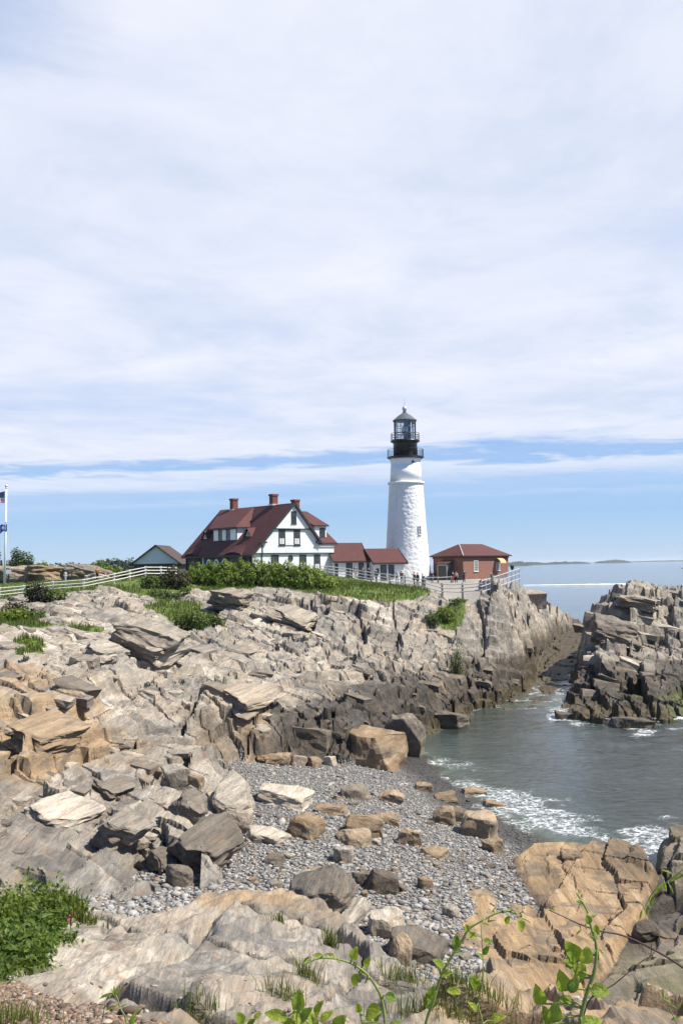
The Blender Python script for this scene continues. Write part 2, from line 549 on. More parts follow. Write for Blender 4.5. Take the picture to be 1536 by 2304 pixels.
def tone_of(x, y, wt, ws, seed):
    """one random value per block, for its colour"""
    a = x * TD[0] + y * TD[1]
    b = x * SD[0] + y * SD[1]
    a = a + fbm(x / (wt * 3), y / (wt * 3), seed + 3, 3) * wt * 1.5
    b = b + fbm(x / (ws * 1.5), y / (ws * 1.5), seed + 5, 3) * ws * 0.8 + (a / wt) * ws * 0.12
    A = a / wt
    A = A + 0.3 * np.sin(A * 1.7 + seed)
    i = np.floor(A)
    j = np.floor(b / ws * (0.7 + 0.6 * h2(i, 0, seed + 9)) + h2(i, 1, seed) * 7)
    return h2(i, j, seed + 21)


def terrace(z, x, y, step, dip, seed, k=0.75):
    """break a slope into ledges that follow gently dipping beds"""
    a = x * TD[0] + y * TD[1]
    off = dip * a + fbm(x / 9, y / 9, seed, 3) * step * 2.5
    w = (z + off) / step
    w = w + 0.25 * np.sin(w * 2.3 + seed)
    i = np.floor(w)
    f = w - i
    cut = 0.55 + 0.3 * (h2(i, 3, seed) - 0.5)
    g = np.where(f < cut, f * 0.22 / cut, 0.22 + 0.78 * sstep(cut, np.minimum(cut + 0.16, 1), f))
    return z + k * ((i + g) * step - (i + f) * step)


def height(x, y, detail=True):
    """-> z, region id, rock roughness"""
    wob = fbm(x / 3.0, y / 3.0, 31, 4) * 2.6
    wob2 = fbm(x / 1.1, y / 1.1, 33, 3) * 0.9
    rough = fbm(x / 14.0, y / 14.0, 41, 3) + 0.5
    z = beach_top(x, y) + fbm(x / 2.2, y / 2.2, 5, 3) * 0.10
    z = np.where(y > 240, -6, z)
    reg = np.zeros(x.shape, np.int8)
    if detail:
        B1 = blocks(x, y, 6.0, 5.5, 0.95, 0.20, 101, 1.3)
        B2 = blocks(x, y, 2.1, 2.6, 0.46, 0.25, 202, 0.8)
        B3 = blocks(x, y, 0.8, 1.0, 0.13, 0.18, 303, 0.16)
        F = fbm(x / 0.6, y / 0.6, 51, 3) * 0.08
        broken = sstep(0.36, 0.62, rough)
        det = B1 * 0.8 + B2 * (0.35 + 0.75 * broken) + B3 * (0.25 + 0.9 * broken) + F
    else:
        det = np.zeros(x.shape)
        B1 = B2 = B3 = F = det
    lawn = sdf_poly(x, y, lawn_poly)
    path = sdf_poly(x, y, path_poly)
    strip = sdf_poly(x, y, strip_poly)
    veg = np.full(x.shape, -99.0)
    for vp in veg_polys:
        veg = np.maximum(veg, sdf_poly(x, y, vp))
    # main shore
    d = sdf_poly(x, y, land_poly)
    soft = np.maximum(np.maximum(lawn, path), np.maximum(strip, veg))
    soft = soft + fbm(x / 1.7, y / 1.7, 77, 3) * 2.2
    rock_amp = 1 - sstep(-2.5, 0.6, soft) * 0.9
    nearhouse = sstep(2.0, 5.0, np.maximum(lawn, path))
    rock_amp = rock_amp * (1 - nearhouse)
    top = land_top(x, y)
    dd = d + (wob + wob2) * (0.35 + 0.25 * sstep(55, 80, y))
    wd = 1.2 + 2.2 * sstep(40, 53, y) + 0.8 * sstep(58, 72, y)          # how far the ledges take to step down to the shore
    f = np.clip((dd + 0.6) / (wd + 0.6), 0, 1)
    f = 1 - (1 - f) ** 1.7
    low = np.where(y > 58, -2.0, 0.6)
    body = low + (top - low) * f
    if detail:
        fl = 1 - 0.45 * sstep(58, 72, y) * (1 - sstep(96, 108, y))
        tt = terrace(body + (B1 * 0.75 + B2 * 0.35) * rock_amp * fl, x, y, 0.95, 0.12, 611, 0.9 * rock_amp)
        tt = terrace(tt + B2 * 0.45 * rock_amp * fl, x, y, 0.30, 0.16, 613, 0.72 * rock_amp)
        body = tt + (B2 * 0.25 * broken + B3 * (0.25 + 0.7 * broken) + F * 0.6) * rock_amp
    stepz = np.where(dd > -0.6, body, -9)
    win = stepz > z
    z = np.where(win, stepz, z); reg = np.where(win, 1, reg)
    # grass and path on the shore
    reg = np.where((reg == 1) & (soft > 0), 2, reg)
    reg = np.where((reg == 2) & (path > 0) & (path >= 0), 3, reg)
    # gully floor
    d = sdf_poly(x, y, gully_poly) + wob * 0.3
    g = 0.0 + sstep(92, 165, y) * 1.5 + (B2 + B3) * 0.55 - 0.05
    g = np.where(d > -1.5, -1 + (g + 1) * sstep(-1.5, 0.3, d), -9)
    win = g > z
    z = np.where(win, g, z); reg = np.where(win, 4, reg)
    # islet
    d = sdf_poly(x, y, islet_poly) + (wob + wob2) * 0.5
    t = islet_top(x, y)
    if detail:
        f = np.clip((d + 0.6) / 3.1, 0, 1)
        t = -3 + (t + 3) * (1 - (1 - f) ** 1.8)
        ti = terrace(t + B1 * 0.75 + B2 * 0.35, x, y, 1.5, 0.08, 621, 0.92)
        t = terrace(ti + B2 * 0.45, x, y, 0.5, 0.14, 623, 0.7) + B3 * 0.9 + F
    t = np.where(d > -0.6, t, -9)
    win = t > z
    z = np.where(win, t, z); reg = np.where(win, 5, reg)
    # tan ledges on the beach
    for poly, topf, ident, amp in ((tan_poly, tan_top, 6, 0.22), (right_poly, right_top, 7, 0.30), (edge_poly, edge_top, 7, 0.5)):
        d = sdf_poly(x, y, poly) + wob2 * 0.25 + wob * 0.06
        t0 = topf(x, y)
        if detail:
            k = np.clip(B1 * 0.5 + B2 * 0.8 + B3 * 0.6, -1.0, 1.0) * amp
            t0 = terrace(t0 + k, x, y, 0.30, 0.05, 631, 0.7) + F * 0.25
        lo = np.maximum(z - 0.25, -1.5)
        t = np.where(d > -0.3, lo + (t0 - lo) * sstep(-0.3, 0.3, d) ** 0.6, -9)
        win = t > z
        z = np.where(win, t, z); reg = np.where(win, ident, reg)
    # cliff top where the photographer stands
    m = y < 22
    if m.any():
        xs, ys = x[m], y[m]
        d = sdf_poly(xs, ys, front_poly) + fbm(xs / 0.9, ys / 0.9, 61, 4) * 0.5 + 0.22
        pd = sdf_poly(xs, ys, patch_poly) + fbm(xs / 0.5, ys / 0.5, 63, 3) * 0.5
        dd2 = sdf_poly(xs, ys, dirt_poly) + fbm(xs / 0.4, ys / 0.4, 65, 3) * 0.5
        rk = 1 - sstep(-0.3, 0.2, np.maximum(pd, dd2))
        right = sstep(-0.6, 0.9, xs - 0.10 * ys)
        if detail:
            k = blocks(xs, ys, 1.25, 2.6, 0.38, 0.17, 417, 0.22) * (0.5 + 0.5 * right) + blocks(xs, ys, 0.36, 0.9, 0.10, 0.20, 505, 0.07) * (0.3 + 0.8 * right)
            k = k + terrace(front_top(xs, ys) + k, xs, ys, 0.14, 0.6, 641, 0.32) - front_top(xs, ys) - k
            k = k + fbm(xs * 3, ys * 3 * 0.4, 71, 4) * 0.05 + fbm(xs * 11 - ys * 3, ys * 1.4, 73, 3) * 0.022
        else:
            k = 0
        t = front_top(xs, ys) + k * rk + (1 - rk) * fbm(xs * 6, ys * 6, 75, 3) * 0.03
        t = 2.0 + (t - 2.0) * sstep(-0.5, 0.12, d) ** 0.6
        t = np.where(d > -0.55, t, -9)
        zz, rr = z[m], reg[m]
        win = t > zz
        zz = np.where(win, t, zz)
        rr = np.where(win, np.where(pd > 0, 9, np.where(dd2 > 0, 10, 8)), rr)
        z[m] = zz; reg[m] = rr
    return z, reg, rough


rows = np.concatenate([np.linspace(1.5, 5, 40, endpoint=False), np.geomspace(5, 13.5, 300, endpoint=False), np.linspace(13.5, 25, 60, endpoint=False),
                       np.geomspace(25, 62, 470, endpoint=False), np.geomspace(62, 112, 330, endpoint=False), np.geomspace(112, 240, 130)])
ncol = 600
us = np.linspace(-1, 1, ncol)
GW = lambda Y: 0.40 * Y + 5.0
GY, GU = np.meshgrid(rows, us, indexing='ij')
GX = GU * GW(GY)
# a little irregular, so that no row of steps follows the grid
jx = (h2(np.arange(GX.size), np.zeros(GX.size, int), 1).reshape(GX.shape) - 0.5)
GX = GX + jx * (GW(GY) * 2 / ncol) * np.where(GY < 25, 0.0, 0.22)
flat = [GX.ravel(), GY.ravel()]
GZ, GR, GRO = height(*flat)
GZ = GZ.reshape(GX.shape); GR = GR.reshape(GX.shape); GRO = GRO.reshape(GX.shape)
# worn edges on the near slab
nn_ = int(np.searchsorted(rows, 14.0))
for _ in range(1):
    Z_ = GZ[:nn_]
    Z_[1:-1] = 0.25 * Z_[:-2] + 0.5 * Z_[1:-1] + 0.25 * Z_[2:]
    Z_[:, 1:-1] = 0.25 * Z_[:, :-2] + 0.5 * Z_[:, 1:-1] + 0.25 * Z_[:, 2:]
xs_, ys_ = GX[:nn_], GY[:nn_]
aa_ = xs_ * TD[0] + ys_ * TD[1]; bb_ = xs_ * SD[0] + ys_ * SD[1]
rid = np.abs(fbm(aa_ * 5, bb_ * 0.9, 811, 4)) * 0.16 + np.abs(fbm(aa_ * 1.7, bb_ * 0.5, 813, 3)) * 0.22
GZ[:nn_] -= np.where(GR[:nn_] == 8, rid - 0.03, 0)


def ground(x, y):
    """terrain height at a plan position"""
    k = np.clip(np.searchsorted(rows, y) - 1, 0, len(rows) - 2)
    fy = (y - rows[k]) / (rows[k + 1] - rows[k])
    c = np.clip((x / GW(y) + 1) / 2 * (ncol - 1), 0, ncol - 1.001)
    j = np.floor(c).astype(int); fx = c - j
    a = GZ[k, j] * (1 - fx) + GZ[k, j + 1] * fx
    b = GZ[k + 1, j] * (1 - fx) + GZ[k + 1, j + 1] * fx
    return a * (1 - fy) + b * fy


def region_at(x, y):
    k = np.clip(np.searchsorted(rows, y), 0, len(rows) - 1)
    j = np.clip(np.round((x / GW(y) + 1) / 2 * (ncol - 1)).astype(int), 0, ncol - 1)
    return GR[k, j]


def hit(px, py, y0=4.0, y1=235.0):
    """where the ray through a photo pixel meets the terrain"""
    d = ray(px, py)
    ys = np.geomspace(y0, y1, 6000)
    x = CAM[0] + d[0] / d[1] * ys
    z = CAM[2] + d[2] / d[1] * ys
    g = ground(x, ys)
    w = np.nonzero(g >= z)[0]
    i = w[0] if len(w) else len(ys) - 1
    return np.array([x[i], ys[i], g[i]])
# ------------------------------------------------------------------ materials
def new_mat(name):
    m = bpy.data.materials.new(name)
    m.use_nodes = True
    return m, NT(m.node_tree)


def finish(T, col, rough=0.8, bump=None, bump_d=0.02, bump_s=0.6, spec=0.3, metal=0.0, normal=None, **extra):
    b = T.node('ShaderNodeBsdfPrincipled')
    for nm, v in (('Base Color', col), ('Roughness', rough), ('Specular IOR Level', spec), ('Metallic', metal)):
        if isinstance(v, (tuple, list)):
            b.inputs[nm].default_value = (*v, 1)
        elif isinstance(v, (int, float)):
            b.inputs[nm].default_value = v
        else:
            T.link(v, b.inputs[nm])
    for k, v in extra.items():
        s = b.inputs[k.replace('_', ' ')]
        if isinstance(v, (int, float, tuple)):
            s.default_value = v
        else:
            T.link(v, s)
    if bump is not None:
        bn = T.node('ShaderNodeBump', inp={0: bump_s, 1: bump_d})
        T.link(bump, bn.inputs['Height'])
        T.link(bn.outputs[0], b.inputs['Normal'])
    o = T.node('ShaderNodeOutputMaterial')
    T.link(b.outputs[0], o.inputs[0])
    return b


def plain(name, col, rough=0.7, var=0.12, scale=3.0, bump=0.0, spec=0.3, metal=0.0):
    m, T = new_mat(name)
    tc = T.node('ShaderNodeTexCoord').outputs['Object']
    n = T.noise(tc, scale, 5, 0.6)
    dark = tuple(c * (1 - var * 1.6) for c in col)
    lite = tuple(min(1, c * (1 + var)) for c in col)
    c = T.ramp(n, [(0.3, dark), (0.7, lite)])
    r = T.ramp(n, [(0.2, min(1, rough + 0.08)), (0.8, max(0, rough - 0.08))])
    finish(T, c, r, n if bump else None, bump, 0.6, spec, metal)
    return m


def rock_mat(name, local=False, tan=None, wet=None, light=1.0, fine=1.0, world=True):
    """schist: pale grey and buff streaks along the foliation, rust stains, dark weed below the tide line"""
    m, T = new_mat(name)
    tc = T.node('ShaderNodeTexCoord').outputs['Object']
    st = T.node('ShaderNodeMapping', inp={0: tc, 2: (R(8), R(-18), R(14.5)), 3: (1.0, 0.09, 1.0)}).outputs[0]
    streak = T.noise(st, 2.2 * fine, 10, 0.74, 0.5)
    streak2 = T.noise(st, 11.0 * fine, 8, 0.72, 0.3)
    patch = T.noise(tc, 0.32 * fine, 6, 0.6, 0.3)
    spot = T.noise(tc, 2.3 * fine, 7, 0.7)
    L = light * 0.68
    c = T.ramp(streak, [(0.30, (0.16 * L, 0.15 * L, 0.14 * L)), (0.43, (0.30 * L, 0.278 * L, 0.245 * L)), (0.54, (0.45 * L, 0.412 * L, 0.35 * L)), (0.68, (0.63 * L, 0.59 * L, 0.52 * L))])
    c = T.mix(T.ramp(streak2, [(0.36, 0.75), (0.54, 0.0)]), c, (0.15 * L, 0.135 * L, 0.12 * L))
    tn = T.attr('tone')
    if local:
        tn = T.node('ShaderNodeObjectInfo').outputs['Random']
    # block by block: dark grey, buff, pale
    k_ = T.ramp(tn, [(0.15, (0.50, 0.49, 0.48)), (0.35, (0.80, 0.79, 0.77)), (0.5, (1.03, 1.0, 0.96)), (0.65, (1.06, 0.97, 0.86)), (0.80, (1.55, 1.52, 1.45))])
    c = T.mix(1.0, c, k_, 'MULTIPLY')
    c = T.mix(T.ramp(patch, [(0.42, 0.0), (0.62, 0.6)]), c, T.mix(0.55, c, (0.46 * L, 0.38 * L, 0.29 * L)))
    c = T.mix(T.ramp(patch, [(0.32, 0.6), (0.47, 0.0)]), c, T.mix(0.6, c, (0.23 * L, 0.225 * L, 0.22 * L)))
    # black lichen and weathering crust, in streaks along the beds
    crust = T.math('MULTIPLY', T.ramp(T.noise(st, 0.8 * fine, 8, 0.7, 0.8), [(0.49, 0.0), (0.61, 0.75)]), T.ramp(T.noise(tc, 1.1 * fine, 6, 0.7), [(0.40, 0.0), (0.58, 1.0)]))
    c = T.mix(crust, c, (0.085 * L, 0.080 * L, 0.076 * L))
    rust = T.math('MULTIPLY', T.ramp(spot, [(0.53, 0.0), (0.66, 1.0)]), T.ramp(T.noise(tc, 0.5 * fine, 4, 0.6), [(0.46, 0.0), (0.62, 0.85)]))
    c = T.mix(T.math('MULTIPLY', rust, 0.8), c, (0.31, 0.165, 0.08))
    # lichen and dark specks
    c = T.mix(T.ramp(T.noise(tc, 14 * fine, 6, 0.7), [(0.56, 0.0), (0.66, 0.55)]), c, (0.08, 0.075, 0.07))
    ta = T.attr('tan') if tan is None else None
    we = T.attr('wet') if wet is None else None
    ye = T.attr('weed')
    tancol = T.ramp(streak, [(0.30, (0.085, 0.06, 0.036)), (0.45, (0.22, 0.143, 0.072)), (0.57, (0.325, 0.222, 0.115)), (0.72, (0.41, 0.305, 0.18))])
    tancol = T.mix(T.ramp(spot, [(0.52, 0.0), (0.64, 0.6)]), tancol, (0.27, 0.135, 0.06))
    tancol = T.mix(T.ramp(T.noise(tc, 0.9, 5, 0.65), [(0.52, 0.0), (0.60, 0.75)]), tancol, (0.11, 0.088, 0.062))
    c = T.mix(ta if ta is not None else tan, c, tancol)
    wetcol = T.ramp(streak, [(0.3, (0.007, 0.006, 0.005)), (0.5, (0.024, 0.020, 0.0155)), (0.7, (0.075, 0.060, 0.044))])
    wetcol = T.mix(T.ramp(spot, [(0.50, 0.0), (0.66, 0.7)]), wetcol, (0.10, 0.07, 0.04))
    c = T.mix(we if we is not None else wet, c, wetcol)
    weedcol = T.ramp(spot, [(0.35, (0.02, 0.016, 0.008)), (0.55, (0.06, 0.042, 0.016)), (0.7, (0.10, 0.075, 0.02))])
    c = T.mix(ye, c, weedcol)
    hgt = T.math('ADD', T.math('MULTIPLY', streak2, 0.6), T.math('ADD', T.math('MULTIPLY', streak, 0.9), T.math('MULTIPLY', spot, 0.7)))
    rough = T.math('SUBTRACT', 0.88, T.math('MULTIPLY', we, 0.3)) if we is not None else 0.8
    mo = T.attr('moss')
    c = T.mix(T.math('MULTIPLY', mo, T.ramp(spot, [(0.4, 0.2), (0.55, 1.0)])), c, (0.075, 0.10, 0.018))
    finish(T, c, rough, hgt, 0.10 / fine, 0.75, 0.3)
    return m


M = {}
M['rock'] = rock_mat('schist')
M['rock_near'] = rock_mat('schist_near', fine=3.2, light=0.98)
M['boulder_grey'] = rock_mat('boulder_grey', True, tan=0.12, wet=0.15, light=0.95)
M['boulder_tan'] = rock_mat('boulder_tan', True, tan=0.7, wet=0.08)
M['boulder_dark'] = rock_mat('boulder_dark', True, tan=0.3, wet=0.62)
M['boulder_pale'] = rock_mat('boulder_pale', True, tan=0.22, wet=0.0, light=1.15)


def ground_mat(name, stops, scale, bump, detail=8):
    m, T = new_mat(name)
    tc = T.node('ShaderNodeTexCoord').outputs['Object']
    n = T.noise(tc, scale, detail, 0.68)
    n2 = T.noise(tc, scale * 0.12, 4, 0.6)
    f = T.math('ADD', T.math('MULTIPLY', n, 0.6), T.math('MULTIPLY', n2, 0.4))
    finish(T, T.ramp(f, stops), 0.9, n, bump, 0.8, 0.2)
    return m


M['lawn'] = ground_mat('lawn', [(0.32, (0.035, 0.055, 0.012)), (0.5, (0.085, 0.12, 0.025)), (0.62, (0.15, 0.17, 0.045)), (0.75, (0.20, 0.17, 0.07))], 2.6, 0.15)
M['path'] = ground_mat('path', [(0.3, (0.19, 0.172, 0.148)), (0.7, (0.29, 0.265, 0.23))], 5, 0.02)
M['dirt'] = ground_mat('dirt', [(0.3, (0.10, 0.065, 0.04)), (0.5, (0.22, 0.15, 0.10)), (0.7, (0.36, 0.28, 0.2))], 30, 0.02)
m, T = new_mat('shingle')
tc = T.node('ShaderNodeTexCoord').outputs['Object']
vo = T.node('ShaderNodeTexVoronoi', inp={'Vector': tc, 'Scale': 8.5})
c = T.ramp(T.node('ShaderNodeSeparateColor', inp={0: vo.outputs['Color']}).outputs[0], [(0.0, (0.10, 0.096, 0.092)), (0.4, (0.19, 0.186, 0.18)), (0.8, (0.27, 0.26, 0.25)), (1.0, (0.28, 0.22, 0.15))])
c = T.mix(T.ramp(vo.outputs[0], [(0.3, 0.0), (0.6, 0.8)]), c, (0.05, 0.047, 0.043))
c = T.mix(T.math('MULTIPLY', T.attr('wet'), 0.85), c, (0.045, 0.04, 0.035))
inv = T.math('SUBTRACT', 1.0, vo.outputs[0])
finish(T, c, T.math('SUBTRACT', 0.85, T.math('MULTIPLY', T.attr('wet'), 0.5)), inv, 0.08, 1.0)
M['shingle'] = m

# ------------------------------------------------------------------ terrain objects
gx, gy, gz, gr = GX.ravel(), GY.ravel(), GZ.ravel(), GR.ravel()
wn = fbm(gx / 2.5, gy / 2.5, 91, 4)
wet = np.zeros(gx.shape)
sea = sdf_poly(gx, gy, land_poly)
dark_zone = sstep(-2.0, 3.5, sdf_poly(gx, gy, xy(Zp((470, 1640, 4.2), (575, 1590, 4.3), (700, 1535, 4.7), (850, 1490, 4.7), (1000, 1455, 5.2), (1130, 1440, 4.6), (1215, 1440, 3.0), (1280, 1380, 3), (1290, 1600, 0), (960, 1720, 0), (780, 1780, 1), (500, 1760, 3)))) + wn * 9)
wet = np.where(np.isin(gr, (1, 4)), dark_zone * (1 - sstep(0, 1.2, gz + wn * 3 - (5.7 - 3.0 * sstep(82, 102, gy)))) * (0.92 + 0.08 * (1 - sstep(1.6, 4.4, gz + wn * 3))), wet)
wet = np.where(gr == 5, 0.05 + 0.9 * (1 - sstep(1.8, 3.8, gz + wn * 3.5)), wet)
wet = np.where((gr == 1) & (gy > 88) & (gx > 8), np.maximum(wet, 0.9 * (1 - sstep(2.2, 3.8, gz + wn * 3))), wet)
wet = np.where(gr == 4, 0.9, wet)
wet = np.where(gr == 6, 0.9 * (1 - sstep(0.3, 0.9, gz + wn * 0.6)) + 0.55 * sstep(33.5, 38.5, gy + wn * 6) * sstep(9, 10.5, gx), wet)
wet = np.where(gr == 7, 0.35 + 0.6 * (1 - sstep(0.5, 1.5, gz + wn)), wet)
wet = np.where(gr == 0, 1 - sstep(0.22, 0.62, gz + wn * 0.35), wet)
tan = np.zeros(gx.shape)
tan = np.where(gr == 6, 0.9, tan)
tan = np.where(gr == 7, 0.35, tan)
tan = np.where(gr == 1, np.clip(0.75 * (1 - sstep(1.8, 3.4, gz + wn * 2.5)) * sstep(48, 54, gy), 0, 0.7), tan)
tan = np.where((gr == 5), 0.35 * (1 - sstep(1.5, 4.5, gz + wn * 3)), tan)
tan = np.where((gr == 1) & (gy < 60), np.maximum(tan, 0.6 * sstep(0.05, 0.22, fbm(gx / 5, gy / 9, 95, 3))), tan)
rz_ = sdf_poly(gx, gy, xy(Zp((-100, 1690, 4.3), (60, 1650, 4.6), (200, 1640, 4.6), (330, 1690, 4), (300, 1760, 3.6), (100, 1790, 3.6), (-100, 1800, 3.6))))
tan = np.where((gr == 1), np.maximum(tan, 0.75 * sstep(-1.5, 1.5, rz_ + wn * 7)), tan)
tan = np.where((gr == 8), 0.7 * sstep(-0.02, 0.18, fbm(gx / 1.2, gy / 2.5, 96, 4)), tan)
weed = np.where(gr == 4, 0.95 + wn * 0.6, 0)
weed = np.where(np.isin(gr, (1, 5)), np.clip(1.0 - sstep(0.35, 1.25, gz + wn * 1.4), 0, 1) * (gy > 56), weed)
moss = np.where(gr == 5, 0.8 * (1 - sstep(0.4, 1.3, gz + wn * 2)) * sstep(24, 28, gx), 0)
moss = np.where(gr == 7, 0.35 * sstep(-0.05, 0.2, wn), moss)

tone = 0.40 * tone_of(gx, gy, 6.0, 5.5, 101) + 0.42 * tone_of(gx, gy, 2.1, 2.6, 202) + 0.18 * tone_of(gx, gy, 0.8, 1.0, 303)
tone = np.where(gr == 8, 0.5 * tone_of(gx, gy, 1.25, 2.6, 417) + 0.5 * tone_of(gx, gy, 0.36, 0.9, 505), tone)
nr, nc = GX.shape
idx = np.arange(nr * nc).reshape(nr, nc)
quads = np.stack([idx[:-1, :-1], idx[:-1, 1:], idx[1:, 1:], idx[1:, :-1]], -1).reshape(-1, 4)
fr = np.max(gr[quads], axis=1)
# a face takes the region of its first corner
fr = gr[quads[:, 0]]
allv = np.stack([gx, gy, gz], 1)
deep = (gz[quads].max(1) < -2.6)


def terrain_part(name, ids, mat, label, smooth=False, deep_too=False):
    sel = np.isin(fr, ids)
    if not deep_too:
        sel &= ~deep
    q_ = quads[sel]
    used, inv_ = np.unique(q_, return_inverse=True)
    me = np_mesh(name, allv[used], inv_.reshape(-1, 4), attrs={'wet': wet[used], 'tan': tan[used], 'tone': tone[used], 'moss': moss[used], 'weed': np.clip(weed[used], 0, 1)}, smooth=smooth)
    o = link_mesh(name, me, mat)
    tag(o, label, None, None, 'structure')
    return o


bedrock = terrain_part('rock_shore', (1,), M['rock'], 'stepped ledges of pale tilted schist below the light')
gully = terrain_part('rock_gully', (4,), M['rock'], 'dark weedy gully floor between headland and islet')
islet = terrain_part('rock_islet', (5,), M['rock'], 'tall blocky rock across the gully at the right edge')
tan_ledge = terrain_part('tan_rock_ledge', (6,), M['rock'], 'smooth orange tan ledge at the lower end of the beach')
right_ledge = terrain_part('wet_rock_ledge', (7,), M['rock'], 'wet grey green ledge beyond the narrow surge channel')
cliff_ledge = terrain_part('cliff_ledge', (8,), M['rock_near'], 'pale streaked slab of rock at the top of the cliff')
lawn = terrain_part('lawn', (2,), M['lawn'], 'rough grass around the light station', True)
paved = terrain_part('path', (3,), M['path'], 'pale paved forecourt of the light station', True)
turf = terrain_part('turf', (9,), M['lawn'], 'turf under the weeds at the cliff edge', True)
dirt = terrain_part('dirt', (10,), M['dirt'], 'bare brown dirt with rock chips at the cliff edge', True)
beach = terrain_part('shingle_beach', (0,), M['shingle'], 'grey shingle beach and seabed of the cove', True, True)

# ------------------------------------------------------------------ sea
srow = np.concatenate([np.linspace(24, 110, 280, endpoint=False), np.geomspace(110, 600, 110, endpoint=False), np.geomspace(600, 40000, 60)])
su = np.linspace(-1, 1, 280)
SY, SU = np.meshgrid(srow, su, indexing='ij')
SX = SU * (0.45 * SY + 8)
sx, sy = SX.ravel(), SY.ravel()
far = sstep(25, 160, sy)
base_h = np.full(sx.shape, -8.0)
near = sy < 235
base_h[near] = ground(sx[near], sy[near])
wave = (fbm(sx / 3.1 + sy / 9, sy / 2.0, 201, 4) * 0.30 + fbm(sx / 1.0, sy / 0.7, 203, 3) * 0.10)
damp = 0.25 + 0.75 * sstep(0.0, 2.5, -base_h)
sz = wave * damp * (1 - sstep(120, 500, sy))
depth = np.clip(-base_h + 0.0, -1, 8)
# foam: along the wash line, in patches, and where swell breaks against the ledges
fo = fbm(sx / 1.3, sy / 1.3, 211, 4)
fo2 = fbm(sx / 3.5, sy / 3.5, 213, 3)
rockd = np.full(sx.shape, 9.0)
for poly in (islet_poly, tan_poly, edge_poly, right_poly):
    rockd = np.minimum(rockd, np.abs(sdf_poly(sx, sy, poly)))
foam = (1 - sstep(0.02, 0.30, depth)) * 0.55 * sstep(-0.12, 0.1, fo)
brk = xy(Zp((1040, 1775, 0), (1100, 1790, 0), (1190, 1780, 0), (1290, 1860, 0), (1400, 1880, 0), (1560, 1860, 0), (1600, 1935, 0), (1470, 1925, 0), (1300, 1885, 0), (1180, 1840, 0)))
bd = sdf_poly(sx, sy, brk)
foam = np.maximum(foam, sstep(-1.2, 1.2, bd + fo * 6.5 + fo2 * 3) * 0.52)
wash = sdf_poly(sx, sy, xy(Zp((935, 1695, 0), (985, 1735, 0), (1060, 1800, 0), (1170, 1860, 0), (1230, 1850, 0), (1130, 1770, 0), (1010, 1700, 0))))
foam = np.maximum(foam, sstep(-0.6, 2.2, wash + fo * 7) * 0.36)
foam = np.maximum(foam, (1 - sstep(0.0, 1.6, rockd + fo * 3.5)) * 0.5 * sstep(0.0, 0.15, fo2))
brk2 = sdf_poly(sx, sy, xy(Zp((1405, 1612, 0), (1440, 1632, 0), (1490, 1600, 0), (1560, 1590, 0), (1560, 1612, 0), (1480, 1628, 0), (1440, 1652, 0))))
foam = np.maximum(foam, sstep(-1.0, 0.6, brk2 + fo * 4) * 0.95)
chan = sdf_poly(sx, sy, xy(Zp((1355, 2200, 0), (1400, 2130, 0), (1445, 2085, 0), (1560, 2040, 0), (1560, 2075, 0), (1450, 2125, 0), (1385, 2205, 0))))
foam = np.maximum(foam, sstep(-0.6, 0.3, chan + fo * 2.2) * 0.7)
sz = sz + np.where(foam > 0.6, fo * 0.12, 0)
sidx = np.arange(sx.size).reshape(SX.shape)
sq = np.stack([sidx[:-1, :-1], sidx[:-1, 1:], sidx[1:, 1:], sidx[1:, :-1]], -1).reshape(-1, 4)
sq = sq[(base_h[sq].min(1) < 0.6)]
used, inv_ = np.unique(sq, return_inverse=True)
me = np_mesh('sea', np.stack([sx, sy, sz], 1)[used], inv_.reshape(-1, 4), attrs={'depth': depth[used], 'foam': foam[used]}, smooth=True)
m, T = new_mat('sea_water')
tc = T.node('ShaderNodeTexCoord').outputs['Object']
mp = T.node('ShaderNodeMapping', inp={0: tc, 3: (0.7, 1.0, 1)}).outputs[0]
w1 = T.noise(mp, 1.6, 6, 0.62, 0.4)
w2 = T.noise(mp, 0.18, 6, 0.66, 0.3)
w3 = T.noise(mp, 0.012, 5, 0.6)
hgt = T.math('ADD', T.math('MULTIPLY', w1, 0.35), T.math('MULTIPLY', w2, 0.9))
de = T.attr('depth')
fo_ = T.attr('foam')
fn = T.noise(tc, 2.4, 8, 0.72, 0.8)
fv = T.node('ShaderNodeTexVoronoi', feature='DISTANCE_TO_EDGE', inp={'Vector': T.mix(0.25, tc, T.noise(tc, 1.2, 4, 0.6, 0, 1)), 'Scale': 2.6})
fv2 = T.node('ShaderNodeTexVoronoi', feature='DISTANCE_TO_EDGE', inp={'Vector': T.mix(0.3, tc, T.noise(tc, 2.5, 4, 0.6, 0, 1)), 'Scale': 6.5})
wline = T.math('MULTIPLY', fo_, 0.30)
lace = T.math('SUBTRACT', 1.0, T.math('SMOOTH_MIN', 1.0, T.math('DIVIDE', fv.outputs[0], T.math('ADD', wline, 0.002)), 0.2), clamp=True)
lace2 = T.math('SUBTRACT', 1.0, T.math('SMOOTH_MIN', 1.0, T.math('DIVIDE', fv2.outputs[0], T.math('ADD', wline, 0.002)), 0.2), clamp=True)
solid = T.ramp(T.math('ADD', fo_, T.math('MULTIPLY', T.math('SUBTRACT', fn, 0.5), 2.2)), [(0.80, 0.0), (1.35, 0.9)])
fmask = T.math('MAXIMUM', solid, T.math('MULTIPLY', T.math('MAXIMUM', lace, T.math('MULTIPLY', lace2, 0.8)), T.ramp(fn, [(0.38, 0.0), (0.62, 1.0)])))
fmask = T.math('MULTIPLY', fmask, T.ramp(fo_, [(0.06, 0.0), (0.35, 1.0)]), clamp=True)
